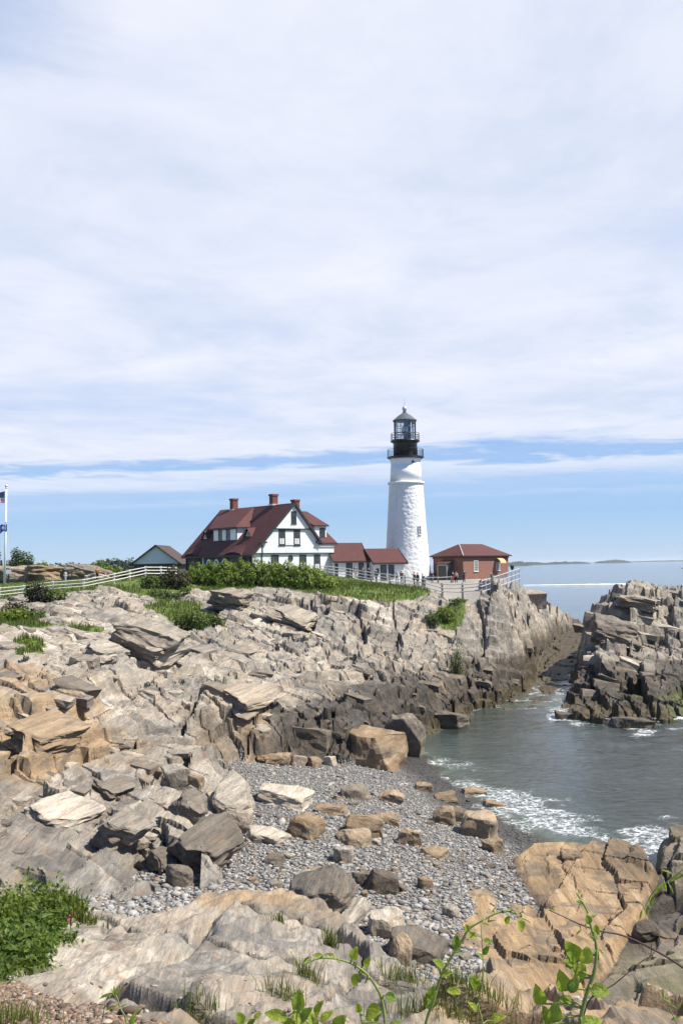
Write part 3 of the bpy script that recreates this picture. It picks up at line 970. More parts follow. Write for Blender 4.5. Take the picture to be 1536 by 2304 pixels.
body = T.ramp(de, [(0.0, (0.11, 0.10, 0.07)), (0.12, (0.065, 0.082, 0.055)), (0.3, (0.036, 0.052, 0.040)), (1.0, (0.026, 0.033, 0.027))])
wm = T.ramp(w3, [(0.35, (0.02, 0.032, 0.040)), (0.65, (0.045, 0.06, 0.07))])
body = T.mix(T.ramp(T.math('MULTIPLY', de, 0.125), [(0.5, 0.0), (1.0, 1.0)]), body, wm)
col = T.mix(fmask, body, (0.82, 0.84, 0.85))
bs = finish(T, col, T.mix(fmask, (0.07, 0.07, 0.07), (0.8, 0.8, 0.8)), hgt, 0.42, 0.75, 0.5, IOR=1.333)
tr = T.node('ShaderNodeBsdfTransparent')
ms = T.node('ShaderNodeMixShader')
see = T.math('MULTIPLY', T.ramp(de, [(0.0, 0.75), (0.05, 0.5), (0.16, 0.0)]), T.math('SUBTRACT', 1.0, fmask))
T.link(see, ms.inputs[0]); T.link(bs.outputs[0], ms.inputs[1]); T.link(tr.outputs[0], ms.inputs[2])
T.link(ms.outputs[0], [n for n in T.n if n.type == 'OUTPUT_MATERIAL'][0].inputs[0])
M['sea'] = m
tag(link_mesh('sea', me, m), 'grey blue sea with foam washing into the cove', None, None, 'structure')
# ------------------------------------------------------------------ loose rocks
def rock_mesh(name, seed, cuts=5, mat=None, rounded=0.06, sub=1, rough=0.03, jit=0.22):
    """angular block: a box cut by random planes, edges worn by a small bevel"""
    r = random.Random(seed)
    bm = bmesh.new()
    bmesh.ops.create_cube(bm, size=2.0)
    for v in bm.verts:
        v.co += Vector([r.uniform(-jit, jit) for _ in range(3)])
    for c_ in range(cuts + 3):
        n = Vector([r.gauss(0, 1), r.gauss(0, 1), r.gauss(0, 0.8) + 0.25]).normalized()
        lim = sum(abs(q_) for q_ in n)              # where the box corner lies in that direction
        bmesh.ops.bisect_plane(bm, geom=bm.verts[:] + bm.edges[:] + bm.faces[:], plane_co=n * lim * r.uniform(0.55, 0.82), plane_no=n, clear_outer=True)
        bmesh.ops.holes_fill(bm, edges=[e for e in bm.edges if e.is_boundary])
    bmesh.ops.dissolve_limit(bm, angle_limit=0.02, verts=bm.verts[:], edges=bm.edges[:])
    if rounded:
        bmesh.ops.bevel(bm, geom=bm.edges[:], offset=rounded, segments=1, affect='EDGES', clamp_overlap=True)
    bmesh.ops.triangulate(bm, faces=bm.faces[:])
    for s_ in range(sub):
        bmesh.ops.subdivide_edges(bm, edges=[e for e in bm.edges if e.calc_length() > (0.45, 0.24, 0.15)[s_]], cuts=1, use_grid_fill=True)
        bmesh.ops.triangulate(bm, faces=bm.faces[:])
    if rounded > 0.09:
        for _ in range(3 if sub > 1 else 1):
            bmesh.ops.smooth_vert(bm, verts=bm.verts[:], factor=0.5, use_axis_x=True, use_axis_y=True, use_axis_z=True)
    off = Vector((seed * 3.7, seed * 1.3, 0))
    bm.normal_update()
    ax = Vector((0.35, r.uniform(-0.2, 0.2), 1)).normalized()       # bedding of the block
    for v in bm.verts:
        w_ = v.co.dot(ax) * 4 + mnoise.noise(v.co * 1.1 + off) * 1.2
        led = (mnoise.noise(Vector((math.floor(w_) * 7.3 + seed, v.co.y * 0.6, 0)))) if sub > 1 else 0
        d_ = rough * (2.4 * mnoise.noise(v.co * 1.3 + off) + 1.3 * mnoise.noise(v.co * 3.7 + off) + 1.3 * led)
        v.co += v.normal * d_
    me = bpy.data.meshes.new(name)
    bm.to_mesh(me)
    bm.free()
    if mat is not None:
        me.materials.append(mat)
    return me


# blocks split off the ledges: children of the rock they belong to
variants = {'rock': [], 'dark': []}
for s in range(8):
    variants['rock'].append(rock_mesh('rock_block', 40 + s, 3, M['boulder_grey'] if s % 3 else M['boulder_pale'], 0.03, 1, 0.03, 0.16))
    variants['dark'].append(rock_mesh('rock_block', 60 + s, 3, M['boulder_dark'], 0.03, 1, 0.03, 0.16))
rb = random.Random(5)
strike = math.atan2(SD[1], SD[0]) - math.pi / 2
wet2 = wet.reshape(GX.shape)
made = tries = 0
while made < 130 and tries < 4000:
    tries += 1
    if made % 5 == 4:
        px, py = rb.uniform(1285, 1560), rb.uniform(1330, 1570)
    else:
        px, py = rb.uniform(-60, 1230), rb.uniform(1350, 1950)
    h = hit(px, py, 24)
    rg = int(region_at(h[0], np.array(h[1])))
    if rg not in (1, 5) or h[2] < 1.0:
        continue
    wide = rb.uniform(22, 62) * h[1] / FPX      # metres across
    if rb.random() < 0.12: wide *= 1.6
    wt_ = wet2[np.clip(np.searchsorted(rows, h[1]), 0, len(rows) - 1), int(np.clip(round((h[0] / GW(h[1]) + 1) / 2 * (ncol - 1)), 0, ncol - 1))]
    me = rb.choice(variants['dark' if wt_ > 0.45 else 'rock'])
    sx_, sy_, sz_ = wide * 0.5, wide * rb.uniform(0.5, 1.0) * 0.5, wide * rb.uniform(0.22, 0.5) * 0.5
    link_mesh('rock_block', me, None, bedrock if rg == 1 else islet,
              loc=(h[0], h[1] + sy_ * 0.8, h[2] - sz_ * rb.uniform(0.0, 0.5)), rot=(R(rb.uniform(-4, 10)), R(rb.uniform(2, 20)), strike + R(rb.gauss(0, 8))), scale=(sx_, sy_, sz_))
    made += 1


def boulder(px, py, wpx, hpx, label, mat, seed, depth=0.9, sink=0.25, rot=(0, 0, 0), cuts=5, cat='boulder', name='boulder', group=None, y0=14.0, Y=None, rounded=0.10, rough=0.045):
    """one loose rock; px, py = foot of it in the photo, wpx and hpx = its width and height there"""
    h = hit(px, py, y0) if Y is None else P(px, py, Y=Y)
    s = h[1] / FPX
    w, hh = wpx * s * (0.95 if rounded > 0.09 else 1), hpx * s * (0.82 if rounded > 0.09 else 1)
    me = rock_mesh(name, seed, cuts, M[mat], rounded, 3 if wpx > 100 else 2, rough)
    total = hh / (1 - sink)
    o = link_mesh(name, me, None, None, loc=(h[0], h[1] + w * depth * 0.35, h[2] + total * (0.5 - sink)),
                  rot=tuple(R(a) for a in rot), scale=(w * 0.52, w * depth * 0.5, total * 0.52))
    return tag(o, label, cat, group)


B = boulder
def layered(px, py, wpx, n, thick, label, mat, seed, rot, name='layered_boulder', y0=20.0, lift=0.0, length=1.2, dy=0.5):
    """a block of stacked schist plates, dipping together; px, py = foot, wpx = width of a plate"""
    h = hit(px, py, y0)
    s = h[1] / FPX
    r_ = random.Random(seed)
    o = empty(name, (h[0], h[1] + wpx * s * dy, h[2] + lift), 0, label, 'boulder')
    o.rotation_euler = tuple(R(a_) for a_ in rot)
    w = wpx * s * 0.66
    length *= 1.0
    z = -0.35
    for k_ in range(n):
        t = thick * r_.uniform(0.8, 1.7)
        me = rock_mesh('plate', seed * 10 + k_, 4, M[mat], 0.03, 3, 0.075, 0.25)
        link_mesh('plate', me, None, o, loc=(r_.uniform(-0.12, 0.12) * w, r_.uniform(-0.12, 0.12) * w, z + t / 2), rot=(R(r_.uniform(-3, 3)), R(r_.uniform(-3, 3)), R(r_.uniform(-9, 9))),
                  scale=(w * 0.5 * r_.uniform(0.85, 1.12), w * length * 0.5 * r_.uniform(0.85, 1.1), t * 0.66))
        z += t * 0.85
    return o


# the big broken blocks left of the beach
layered(425, 1968, 165, 4, 0.42, 'huge tilted grey block with a black shadowed cave side, left of the beach', 'boulder_grey', 301, (14, 34, -34))
layered(335, 1965, 70, 3, 0.26, 'thin leaning slabs in the dark cleft beside the huge tilted block', 'boulder_grey', 302, (-6, 50, -26), length=1.6)
layered(500, 1850, 120, 4, 0.42, 'tall brown-streaked block standing at the top left corner of the beach', 'boulder_grey', 303, (12, 38, -36))
layered(410, 1842, 100, 3, 0.36, 'jagged block with a black hollow behind the tall brown-streaked block', 'boulder_grey', 304, (12, 42, -30))
layered(250, 1905, 120, 3, 0.30, 'broken plates with a black crack in the pale slope at lower left', 'boulder_grey', 398, (10, 28, -28))
layered(140, 1860, 150, 3, 0.28, 'long tilted plate casting a black shadow line on the pale left slope', 'boulder_pale', 399, (8, 24, -24), length=1.6)
layered(240, 1800, 110, 3, 0.30, 'stepped grey plates halfway up the pale left slope', 'boulder_grey', 400, (8, 24, -24), length=1.5)
layered(90, 1690, 150, 3, 0.32, 'rust-orange ledge block at the left edge', 'boulder_tan', 401, (6, 16, -20), length=1.5)
layered(540, 1610, 140, 3, 0.42, 'pale raft-like slab with dark end faces at the middle of the ledges', 'boulder_pale', 402, (6, 20, -22), length=1.8)
layered(300, 1480, 200, 3, 0.65, 'dark-faced ledge block below the left fence', 'boulder_grey', 403, (6, 20, -20))
layered(215, 1500, 110, 3, 0.55, 'dark-faced ledge block beside the small grassy hollow', 'boulder_grey', 404, (6, 22, -20))
layered(660, 1420, 150, 3, 0.65, 'grey ledge block in the middle of the upper ledges', 'boulder_grey', 405, (6, 18, -20))
layered(510, 1372, 110, 3, 0.75, 'big split block with black cracks below the hedge', 'boulder_grey', 397, (4, 12, -14))
layered(1400, 1470, 130, 3, 0.9, 'black-faced ledge block halfway up the islet', 'boulder_grey', 406, (4, 14, -14))
layered(1445, 1395, 120, 3, 0.9, 'dark-faced overhanging block near the top of the islet', 'boulder_grey', 407, (4, 12, -12))
layered(750, 2150, 190, 4, 0.42, 'largest grey-brown boulder, cracked, behind the right end of the cliff slab', 'boulder_grey', 390, (20, -12, -20), y0=16.0, lift=0.1)
B(530, 1875, 70, 55, 'low pale yellow-stained rock at the foot of the tall brown-streaked block', 'boulder_pale', 305, 0.8, 0.25, (0, 12, 10))
B(402, 1998, 56, 50, 'small split boulder in front of the huge tilted block', 'boulder_grey', 306, 0.8, 0.2, (5, 15, 20))
B(160, 1672, 48, 46, 'dark brown rounded boulder lying on the orange ledge at left', 'boulder_dark', 307, 0.9, 0.2, (0, 5, 0), 7, rounded=0.2)
B(395, 1765, 62, 46, 'grey flat-sided block among ledges above the tall brown-streaked block', 'boulder_grey', 308, 0.8, 0.2, (4, -8, 20))
B(345, 1735, 46, 20, 'pale rounded stone left of the grey flat-sided block', 'boulder_pale', 309, 0.8, 0.3)
B(440, 1770, 36, 26, 'brown stone right of the grey flat-sided block', 'boulder_tan', 310, 0.8, 0.3)
# blocks at the head of the beach
B(835, 1726, 128, 74, 'large tan-fronted block at the beach end of the dark ledge', 'boulder_tan', 311, 1.1, 0.2, (4, 6, -14), 3, rounded=0.04)
B(915, 1700, 80, 84, 'dark squared block beside the large tan-fronted block, nearest the water', 'boulder_dark', 312, 1.1, 0.2, (2, 6, -14), 3, rounded=0.04)
B(700, 1700, 90, 62, 'dark low block in the ledge left of the large tan-fronted block', 'boulder_dark', 313, 1.0, 0.2, (4, 6, -10), 3, rounded=0.04)
for k, (px, py, w_, h_) in enumerate(((625, 1722, 52, 26), (665, 1724, 40, 28), (705, 1726, 44, 24), (742, 1722, 40, 22), (590, 1716, 40, 20))):
    B(px, py, w_, h_, ('cream rock second from left in the row under the dark ledge', 'cream rock in the middle of the row under the dark ledge', 'cream rock second from right in the row under the dark ledge',
      'rightmost cream rock of the row under the dark ledge', 'leftmost cream rock of the row under the dark ledge')[k], 'boulder_pale' if k % 2 else 'boulder_tan', 320 + k, 0.8, 0.3, (0, 6, k * 25), group='cream rocks at the head of the beach')
# boulders on the shingle
for k, (px, py, w_, h_, mt, lab, rz) in enumerate((
    (640, 1815, 120, 32, 'boulder_pale', 'long pale slab half buried at the top left of the beach', -12),
    (797, 1798, 60, 30, 'boulder_pale', 'pale cream triangular boulder highest on the open beach', 10),
    (882, 1806, 54, 24, 'boulder_tan', 'yellowish low boulder right of the cream triangular one', -8),
    (745, 1833, 66, 22, 'boulder_tan', 'flat orange-brown rock left of centre on the upper beach', -15),
    (683, 1887, 70, 50, 'boulder_tan', 'brown rounded boulder left on the middle of the beach', -25),
    (810, 1880, 86, 44, 'boulder_tan', 'big rough yellow-brown boulder in the centre of the beach', 5),
    (796, 1902, 72, 30, 'boulder_tan', 'low yellow-brown boulder in front of the big rough one', 12),
    (868, 1855, 60, 26, 'boulder_tan', 'flat-topped brown boulder behind the big rough one', 0),
    (922, 1902, 54, 36, 'boulder_tan', 'square-topped tan boulder right of the big rough one', 5),
    (775, 1942, 50, 38, 'boulder_grey', 'olive grey boulder below the low yellow-brown one', 15),
    (1000, 1856, 58, 36, 'boulder_tan', 'rounded brown boulder left of the pair near the water', 0),
    (1040, 1850, 50, 34, 'boulder_dark', 'dark brown boulder leaning behind the largest block near the water', 10),
    (1085, 1885, 86, 54, 'boulder_tan', 'largest block near the water, square and split, tan', -18),
    (1110, 1920, 40, 30, 'boulder_tan', 'small peaked brown boulder below the largest block near the water', 20),
    (955, 1780, 40, 18, 'boulder_tan', 'orange boulder on the dark wet shingle at the waterline', 0),
    (855, 2010, 72, 46, 'boulder_dark', 'dark brown smooth boulder on the lower beach', 12),
    (815, 1995, 44, 36, 'boulder_dark', 'smaller dark boulder touching the dark smooth one', -10),
    (955, 2000, 34, 26, 'boulder_tan', 'lone peaked tan stone on the lower beach', 30),
    (620, 1945, 42, 20, 'boulder_grey', 'grey loaf-shaped stone on the left of the beach', -10),
    (975, 1930, 60, 16, 'boulder_tan', 'long flat tan slab sunk in the middle beach', -20),
    (600, 1895, 80, 22, 'boulder_pale', 'white jagged low rock on the left of the beach', -20),
    (1000, 1802, 46, 18, 'boulder_tan', 'tan rock lapped by the wash', 10),
    (1120, 1822, 66, 18, 'boulder_tan', 'flat orange rock awash near the waterline', 0),
    (1065, 1790, 50, 16, 'boulder_tan', 'small orange rock awash behind the flat one', 5),
    (1315, 1838, 50, 18, 'boulder_dark', 'black rock breaking the surface among the foam', 0),
    (870, 2110, 84, 60, 'boulder_pale', 'pale white boulder on the lower beach behind the large grey one', 8),
    (940, 2170, 120, 66, 'boulder_grey', 'grey wedge-shaped block with a tan side at the foot of the beach', -14),
    (905, 2175, 44, 60, 'boulder_tan', 'tan wedge between the large grey boulder and the wedge-shaped block', 20),
    (690, 1985, 60, 20, 'boulder_grey', 'purplish low stone just behind the cliff slab', 0),
    (725, 2000, 60, 24, 'boulder_grey', 'pale grey stone at the back edge of the cliff slab', 14),
    (1015, 2065, 40, 22, 'boulder_grey', 'flat grey stone beside the orange ledge', 0),
    (1462, 2118, 60, 28, 'boulder_dark', 'dark wet boulder stuck in the narrow surge channel', 10),
    (1290, 1935, 44, 20, 'boulder_tan', 'brown knob on top of the orange ledge', 0))):
    B(px, py, w_, h_, lab, mt, 340 + k, 0.95 + 0.3 * random.Random(k + 50).random(), 0.44, (0, random.Random(k).uniform(-8, 14), rz), 5, rounded=0.14 if h_ > 24 else 0.2)
B(1430, 1640, 90, 26, 'low weed-covered rock off the foot of the islet', 'boulder_dark', 391, 0.8, 0.45, (0, 0, 10))
B(1275, 1632, 50, 34, 'weed-dark rock at the left foot of the islet', 'boulder_dark', 392, 0.8, 0.35)
B(1000, 1640, 110, 40, 'long weed-black rock shelf at the water below the ledges', 'boulder_dark', 393, 0.8, 0.4, (0, 0, -20), name='rock_shelf', cat='rock')
B(1195, 1352, 64, 22, 'cantilevered pale slab at the seaward tip of the headland', 'boulder_pale', 394, 0.8, 0.45, (0, 4, 0), 3, name='rock_slab', cat='rock', rounded=0.03)

# ------------------------------------------------------------------ shingle: pebbles
def ico():
    bm = bmesh.new()
    bmesh.ops.create_icosphere(bm, subdivisions=1, radius=1)
    v = np.array([q_.co[:] for q_ in bm.verts])
    f = np.array([[q_.index for q_ in fc.verts] for fc in bm.faces])
    bm.free()
    return v, f


ICV, ICF = ico()


def pebble_field(name, xs, ys, zs, size, mat, label, seed, flat=0.5, attrs=None):
    r = np.random.default_rng(seed)
    n = len(xs)
    sc = np.stack([size * r.uniform(0.7, 1.35, n), size * r.uniform(0.6, 1.1, n), size * flat * r.uniform(0.6, 1.2, n)], 1)
    jit_ = 1 + r.uniform(-0.18, 0.18, (n, len(ICV), 1))
    v = ICV[None] * jit_ * sc[:, None]
    a = r.uniform(0, math.pi, n)
    t = r.normal(0, 0.25, n)
    c, s = np.cos(a)[:, None], np.sin(a)[:, None]
    x, y, z = v[..., 0], v[..., 1], v[..., 2]
    z2 = z * np.cos(t)[:, None] + x * np.sin(t)[:, None]
    x2 = x * np.cos(t)[:, None] - z * np.sin(t)[:, None]
    X = x2 * c - y * s + xs[:, None]
    Y = x2 * s + y * c + ys[:, None]
    Z = z2 + (zs + sc[:, 2] * 0.45)[:, None]
    V = np.stack([X, Y, Z], -1).reshape(-1, 3)
    F_ = (ICF[None] + (np.arange(n) * len(ICV))[:, None, None]).reshape(-1, 3)
    at = {'rnd': np.repeat(r.random(n), len(ICV)), 'wet': np.repeat(attrs if attrs is not None else np.zeros(n), len(ICV))}
    me = np_mesh(name, V, F_, attrs=at, smooth=True)
    return tag(link_mesh(name, me, mat), label, None, None, 'stuff')


m, T = new_mat('pebbles')
rd = T.attr('rnd')
c = T.ramp(rd, [(0.0, (0.11, 0.105, 0.098)), (0.3, (0.195, 0.187, 0.174)), (0.6, (0.275, 0.262, 0.24)), (0.85, (0.38, 0.365, 0.335)), (0.93, (0.30, 0.24, 0.17)), (1.0, (0.21, 0.145, 0.10))])
tc = T.node('ShaderNodeTexCoord').outputs['Object']
c = T.mix(T.ramp(T.noise(tc, 14, 4, 0.6), [(0.35, 0.35), (0.6, 0.0)]), c, (0.10, 0.095, 0.09))
c = T.mix(T.math('MULTIPLY', T.attr('wet'), 0.88), c, (0.035, 0.031, 0.028))
finish(T, c, T.math('SUBTRACT', 0.8, T.math('MULTIPLY', T.attr('wet'), 0.5)), None)
M['pebble'] = m
r = np.random.default_rng(3)
N = 110000
ys = 22 + 45 * r.random(N) ** 0.9
xs = (r.random(N) * 2 - 1) * (0.36 * ys + 1)
keep = (region_at(xs, ys) == 0)
zz = ground(xs, ys)
keep &= (zz > -0.25) & (zz < 4)
xs, ys, zz = xs[keep], ys[keep], zz[keep]
xs, ys, zz = xs[:42000], ys[:42000], zz[:42000]
pw = 1 - sstep(0.25, 0.6, zz + fbm(xs / 2.5, ys / 2.5, 91, 4) * 0.35)
size = 0.045 * np.exp(r.normal(0, 0.42, len(xs))) * (1 + 0.35 * sstep(45, 28, ys)) * (1 - 0.35 * pw)
pebble_field('shingle', xs, ys, zz, size, M['pebble'], 'grey pebbles and cobbles covering the beach', 4, attrs=pw)
# larger loose stones, each its own
cob = [rock_mesh('beach_stone', 500 + k, 6, M[('boulder_grey', 'boulder_pale', 'boulder_tan', 'boulder_grey')[k % 4]], 0.25, 0, 0.03) for k in range(8)]
k = 0
rs = random.Random(8)
while k < 110:
    px, py = rs.uniform(560, 1230), rs.uniform(1740, 2160)
    h = hit(px, py, 15)
    if int(region_at(h[0], np.array(h[1]))) != 0 or h[2] < 0.1:
        continue
    s = rs.uniform(0.10, 0.24)
    o = link_mesh('beach_stone', cob[k % 8], None, None, loc=(h[0], h[1], h[2] + s * 0.25), rot=(R(rs.uniform(-10, 10)), R(rs.uniform(-10, 10)), rs.uniform(0, 6)), scale=(s, s * rs.uniform(0.5, 0.9), s * 0.5))
    tag(o, 'loose stone a little larger than the pebbles around it on the beach', 'stone', 'loose stones on the shingle beach')
    k += 1
# ------------------------------------------------------------------ building materials
def lined(name, col, period, rough=0.6, axis=2, var=0.1, bump=0.02, sub=None):
    """boards, courses: fine horizontal lines"""
    m, T = new_mat(name)
    tc = T.node('ShaderNodeTexCoord').outputs['Object']
    sp = T.node('ShaderNodeSeparateXYZ', inp={0: tc}).outputs[axis]
    fr_ = T.math('FRACT', T.math('DIVIDE', sp, period))
    n = T.noise(tc, 1.4, 6, 0.65)
    n2 = T.noise(tc, 9, 4, 0.6)
    f = T.math('ADD', T.math('MULTIPLY', n, 0.5), T.math('MULTIPLY', n2, 0.5))
    c = T.ramp(f, [(0.3, tuple(q_ * (1 - var * 1.5) for q_ in col)), (0.7, tuple(min(1, q_ * (1 + var)) for q_ in col))])
    blot = T.noise(T.node('ShaderNodeMapping', inp={0: tc, 3: (0.5, 0.5, 0.22)}).outputs[0], 1.3, 6, 0.68)
    c = T.mix(T.ramp(blot, [(0.36, 0.45), (0.58, 0.0)]), c, tuple(q_ * 0.72 for q_ in col))
    if sub:
        c = T.mix(T.ramp(fr_, [(0.0, 0.55), (0.12, 0.0)]), c, sub)
    finish(T, c, rough, T.math('ADD', fr_, T.math('MULTIPLY', n2, 0.2)), bump, 0.7, 0.3)
    return m


M['clapboard'] = lined('white_clapboard', (0.74, 0.75, 0.76), 0.14, 0.55, 2, 0.04, 0.02, (0.55, 0.56, 0.58))
M['shingle_roof'] = lined('red_shingle_roof', (0.088, 0.030, 0.027), 0.16, 0.8, 2, 0.22, 0.03, (0.045, 0.015, 0.014))
M['dark_trim'] = plain('dark_green_trim', (0.030, 0.036, 0.036), 0.5, 0.15)
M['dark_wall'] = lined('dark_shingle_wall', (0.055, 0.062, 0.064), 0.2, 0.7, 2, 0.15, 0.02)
M['white_paint'] = plain('white_paint', (0.80, 0.80, 0.79), 0.5, 0.05)
M['curtain'] = plain('curtain', (0.55, 0.56, 0.55), 0.8, 0.1)
M['brick_chimney'] = lined('chimney_brick', (0.17, 0.058, 0.044), 0.08, 0.85, 2, 0.2, 0.01, (0.2, 0.12, 0.1))
M['black_iron'] = plain('black_iron', (0.012, 0.012, 0.013), 0.35, 0.3, 2.0, 0.01, 0.5)
M['grey_roof'] = plain('lantern_roof', (0.10, 0.105, 0.11), 0.45, 0.15)
M['grey_metal'] = plain('galvanised_rail', (0.50, 0.51, 0.52), 0.45, 0.08, 4, 0, 0.5, 0.3)
M['fence_white'] = plain('weathered_white_rail', (0.62, 0.59, 0.54), 0.75, 0.2, 6.0)
M['fence_post'] = plain('grey_wood_post', (0.22, 0.20, 0.17), 0.85, 0.25, 8.0)
M['concrete'] = plain('concrete', (0.42, 0.40, 0.36), 0.85, 0.12, 2.0)
m, T = new_mat('window_glass')
tc = T.node('ShaderNodeTexCoord').outputs['Object']
finish(T, T.ramp(T.noise(tc, 1.5, 3), [(0.35, (0.02, 0.025, 0.028)), (0.7, (0.06, 0.065, 0.07))]), 0.06, None, 0.02, 0.6, 0.6)
M['glass'] = m
m, T = new_mat('lantern_glass')
tr_ = T.node('ShaderNodeBsdfTransparent', inp={0: (0.90, 0.93, 0.94, 1)})
gl_ = T.node('ShaderNodeBsdfGlossy', inp={0: (0.9, 0.95, 1, 1), 1: 0.05})
fz = T.node('ShaderNodeFresnel', inp={0: 1.45})
mx_ = T.node('ShaderNodeMixShader')
T.link(T.math('ADD', fz.outputs[0], 0.08), mx_.inputs[0]); T.link(tr_.outputs[0], mx_.inputs[1]); T.link(gl_.outputs[0], mx_.inputs[2])
o_ = T.node('ShaderNodeOutputMaterial'); T.link(mx_.outputs[0], o_.inputs[0])
M['lantern_glass'] = m
m, T = new_mat('brick_wall')
tc = T.node('ShaderNodeTexCoord').outputs['Object']
uvz = T.node('ShaderNodeSeparateXYZ', inp={0: tc})
bx_ = T.math('ADD', uvz.outputs[0], uvz.outputs[1])
bv = T.node('ShaderNodeCombineXYZ', inp={0: bx_, 1: uvz.outputs[2]}).outputs[0]
bt = T.node('ShaderNodeTexBrick', inp={'Vector': bv, 'Color1': (0.22, 0.092, 0.062, 1), 'Color2': (0.155, 0.064, 0.044, 1), 'Mortar': (0.30, 0.20, 0.15, 1), 'Scale': 1.0, 'Mortar Size': 0.012, 'Brick Width': 0.24, 'Row Height': 0.08})
c = T.mix(T.ramp(T.noise(tc, 0.9, 6, 0.65), [(0.4, 0.35), (0.65, 0.0)]), bt.outputs[0], (0.16, 0.06, 0.045))
finish(T, c, 0.85, bt.outputs[1], -0.01, 0.5)
M['brick'] = m
m, T = new_mat('whitewashed_rubble')
tc = T.node('ShaderNodeTexCoord').outputs['Object']
n = T.noise(tc, 4.5, 8, 0.7, 0.4)
n2 = T.noise(tc, 0.5, 5, 0.6)
c = T.ramp(n, [(0.3, (0.60, 0.60, 0.60)), (0.6, (0.70, 0.70, 0.69))])
c = T.mix(T.ramp(n2, [(0.35, 0.35), (0.55, 0.0)]), c, (0.55, 0.53, 0.48))
sm = T.node('ShaderNodeMapping', inp={0: tc, 3: (1.6, 1.6, 0.10)}).outputs[0]
c = T.mix(T.ramp(T.noise(sm, 1.0, 6, 0.65), [(0.54, 0.0), (0.70, 0.4)]), c, (0.50, 0.45, 0.38))
vo = T.node('ShaderNodeTexVoronoi', inp={'Vector': T.mix(0.12, tc, T.noise(tc, 2.2, 4, 0.6, 0, 1)), 'Scale': 2.6})
finish(T, c, 0.65, T.math('ADD', T.math('MULTIPLY', n, 0.5), T.math('SUBTRACT', 1.0, vo.outputs[0])), 0.07, 0.9)
M['rubble'] = m
M['plaster'] = plain('white_plaster', (0.75, 0.75, 0.745), 0.6, 0.04, 1.5, 0.02)

EY = 0.012     # trim stands this much proud


class Face:
    """draws windows and boards on a vertical wall: origin o, direction d along the wall, outward normal n"""
    def __init__(s, o, d, n):
        s.o, s.d, s.n = Vector(o), Vector(d), Vector(n)

    def pt(s, a, z, out=0.0):
        return tuple(s.o + s.d * a + s.n * out + Vector((0, 0, z)))

    def slab(s, mb, a0, a1, z0, z1, o0, o1):
        p = [s.pt(a0, z0, o0), s.pt(a1, z0, o0), s.pt(a1, z0, o1), s.pt(a0, z0, o1)]
        mb.hexa(p + [(q_[0], q_[1], q_[2] + (z1 - z0)) for q_ in p])
        return mb


def window(f, par, a0, a1, z0, z1, frame='dark_trim', t=0.11, bars=1, cols=1, curtain=False, depth=0.06, glass='glass'):
    w = MB()
    f.slab(w, a0, a1, z1 - t, z1, 0, depth); f.slab(w, a0, a1, z0, z0 + t, 0, depth)
    f.slab(w, a0, a0 + t, z0 + t, z1 - t, 0, depth); f.slab(w, a1 - t, a1, z0 + t, z1 - t, 0, depth)
    win = w.build('window', M[frame], par)
    g = MB()
    f.slab(g, a0 + t, a1 - t, z0 + t, z1 - t, 0.004, 0.02)
    g.build('pane', M[glass], win)
    b = MB()
    for k in range(1, bars + 1):
        z = z0 + t + (z1 - z0 - 2 * t) * k / (bars + 1)
        f.slab(b, a0 + t, a1 - t, z - 0.025, z + 0.025, 0.02, 0.045)
    for k in range(1, cols + 1):
        a = a0 + t + (a1 - a0 - 2 * t) * k / (cols + 1)
        f.slab(b, a - 0.02, a + 0.02, z0 + t, z1 - t, 0.02, 0.043)
    b.build('glazing_bar', M[frame], win)
    s_ = MB()
    f.slab(s_, a0 - 0.06, a1 + 0.06, z0 - 0.07, z0 - 0.002, 0, depth + 0.06)
    s_.build('sill', M[frame], win)
    if curtain:
        c_ = MB()
        f.slab(c_, a0 + t + 0.02, a1 - t - 0.02, z0 + t + 0.02, z0 + t + (z1 - z0) * 0.4, 0.021, 0.03)
        c_.build('curtain', M['curtain'], win)
    return win


# ------------------------------------------------------------------ keeper's house
TH = R(38)
h0 = P(589, 1302, Y=132)
ZB = 10.8
house = empty('keepers_house', (h0[0], h0[1], ZB), TH, 'white clapboard keepers house with steep red roof and three brick chimneys', 'house')
# local: x along the gable wall to the right, y back along the ridge
lower = MB().box(0, 11.5, 0, 17.2, -2.0, 3.4)
lower.build('lower_wall', M['clapboard'], house)
g1 = MB().prism([(-1.25, -0.16, 3.42), (9.0, -0.16, 3.42), (9.0, -0.16, 5.1), (5.35, -0.16, 9.45), (5, -0.16, 9.75), (4.6, -0.16, 9.4), (-1.25, -0.16, 3.5)], (0, 0.4, 0))
g1.build('gable_wall', M['clapboard'], house)
MB().box(9.0, 11.66, -0.16, 10.0, 3.42, 4.72).build('wing_wall', M['clapboard'], house)
MB().prism([(1.9, -0.30, 6.62), (7.6, -0.30, 6.62), (5, -0.30, 9.70)], (0, 0.13, 0)).build('gable_peak', M['clapboard'], house)
fb_ = MB().box(-1.28, 11.72, -0.23, -0.165, 3.34, 3.46)
fb_.build('belt_board', M['dark_trim'], house)
MB().box(1.75, 7.75, -0.36, -0.305, 6.52, 6.66).build('belt_board', M['dark_trim'], house)
MB().box(-0.08, 0.10, -0.20, -0.165, 3.46, 4.8).build('corner_board', M['dark_trim'], house)
MB().box(-0.06, 0.10, -0.05, -0.002, -1.0, 3.33).build('corner_board', M['dark_trim'], house)
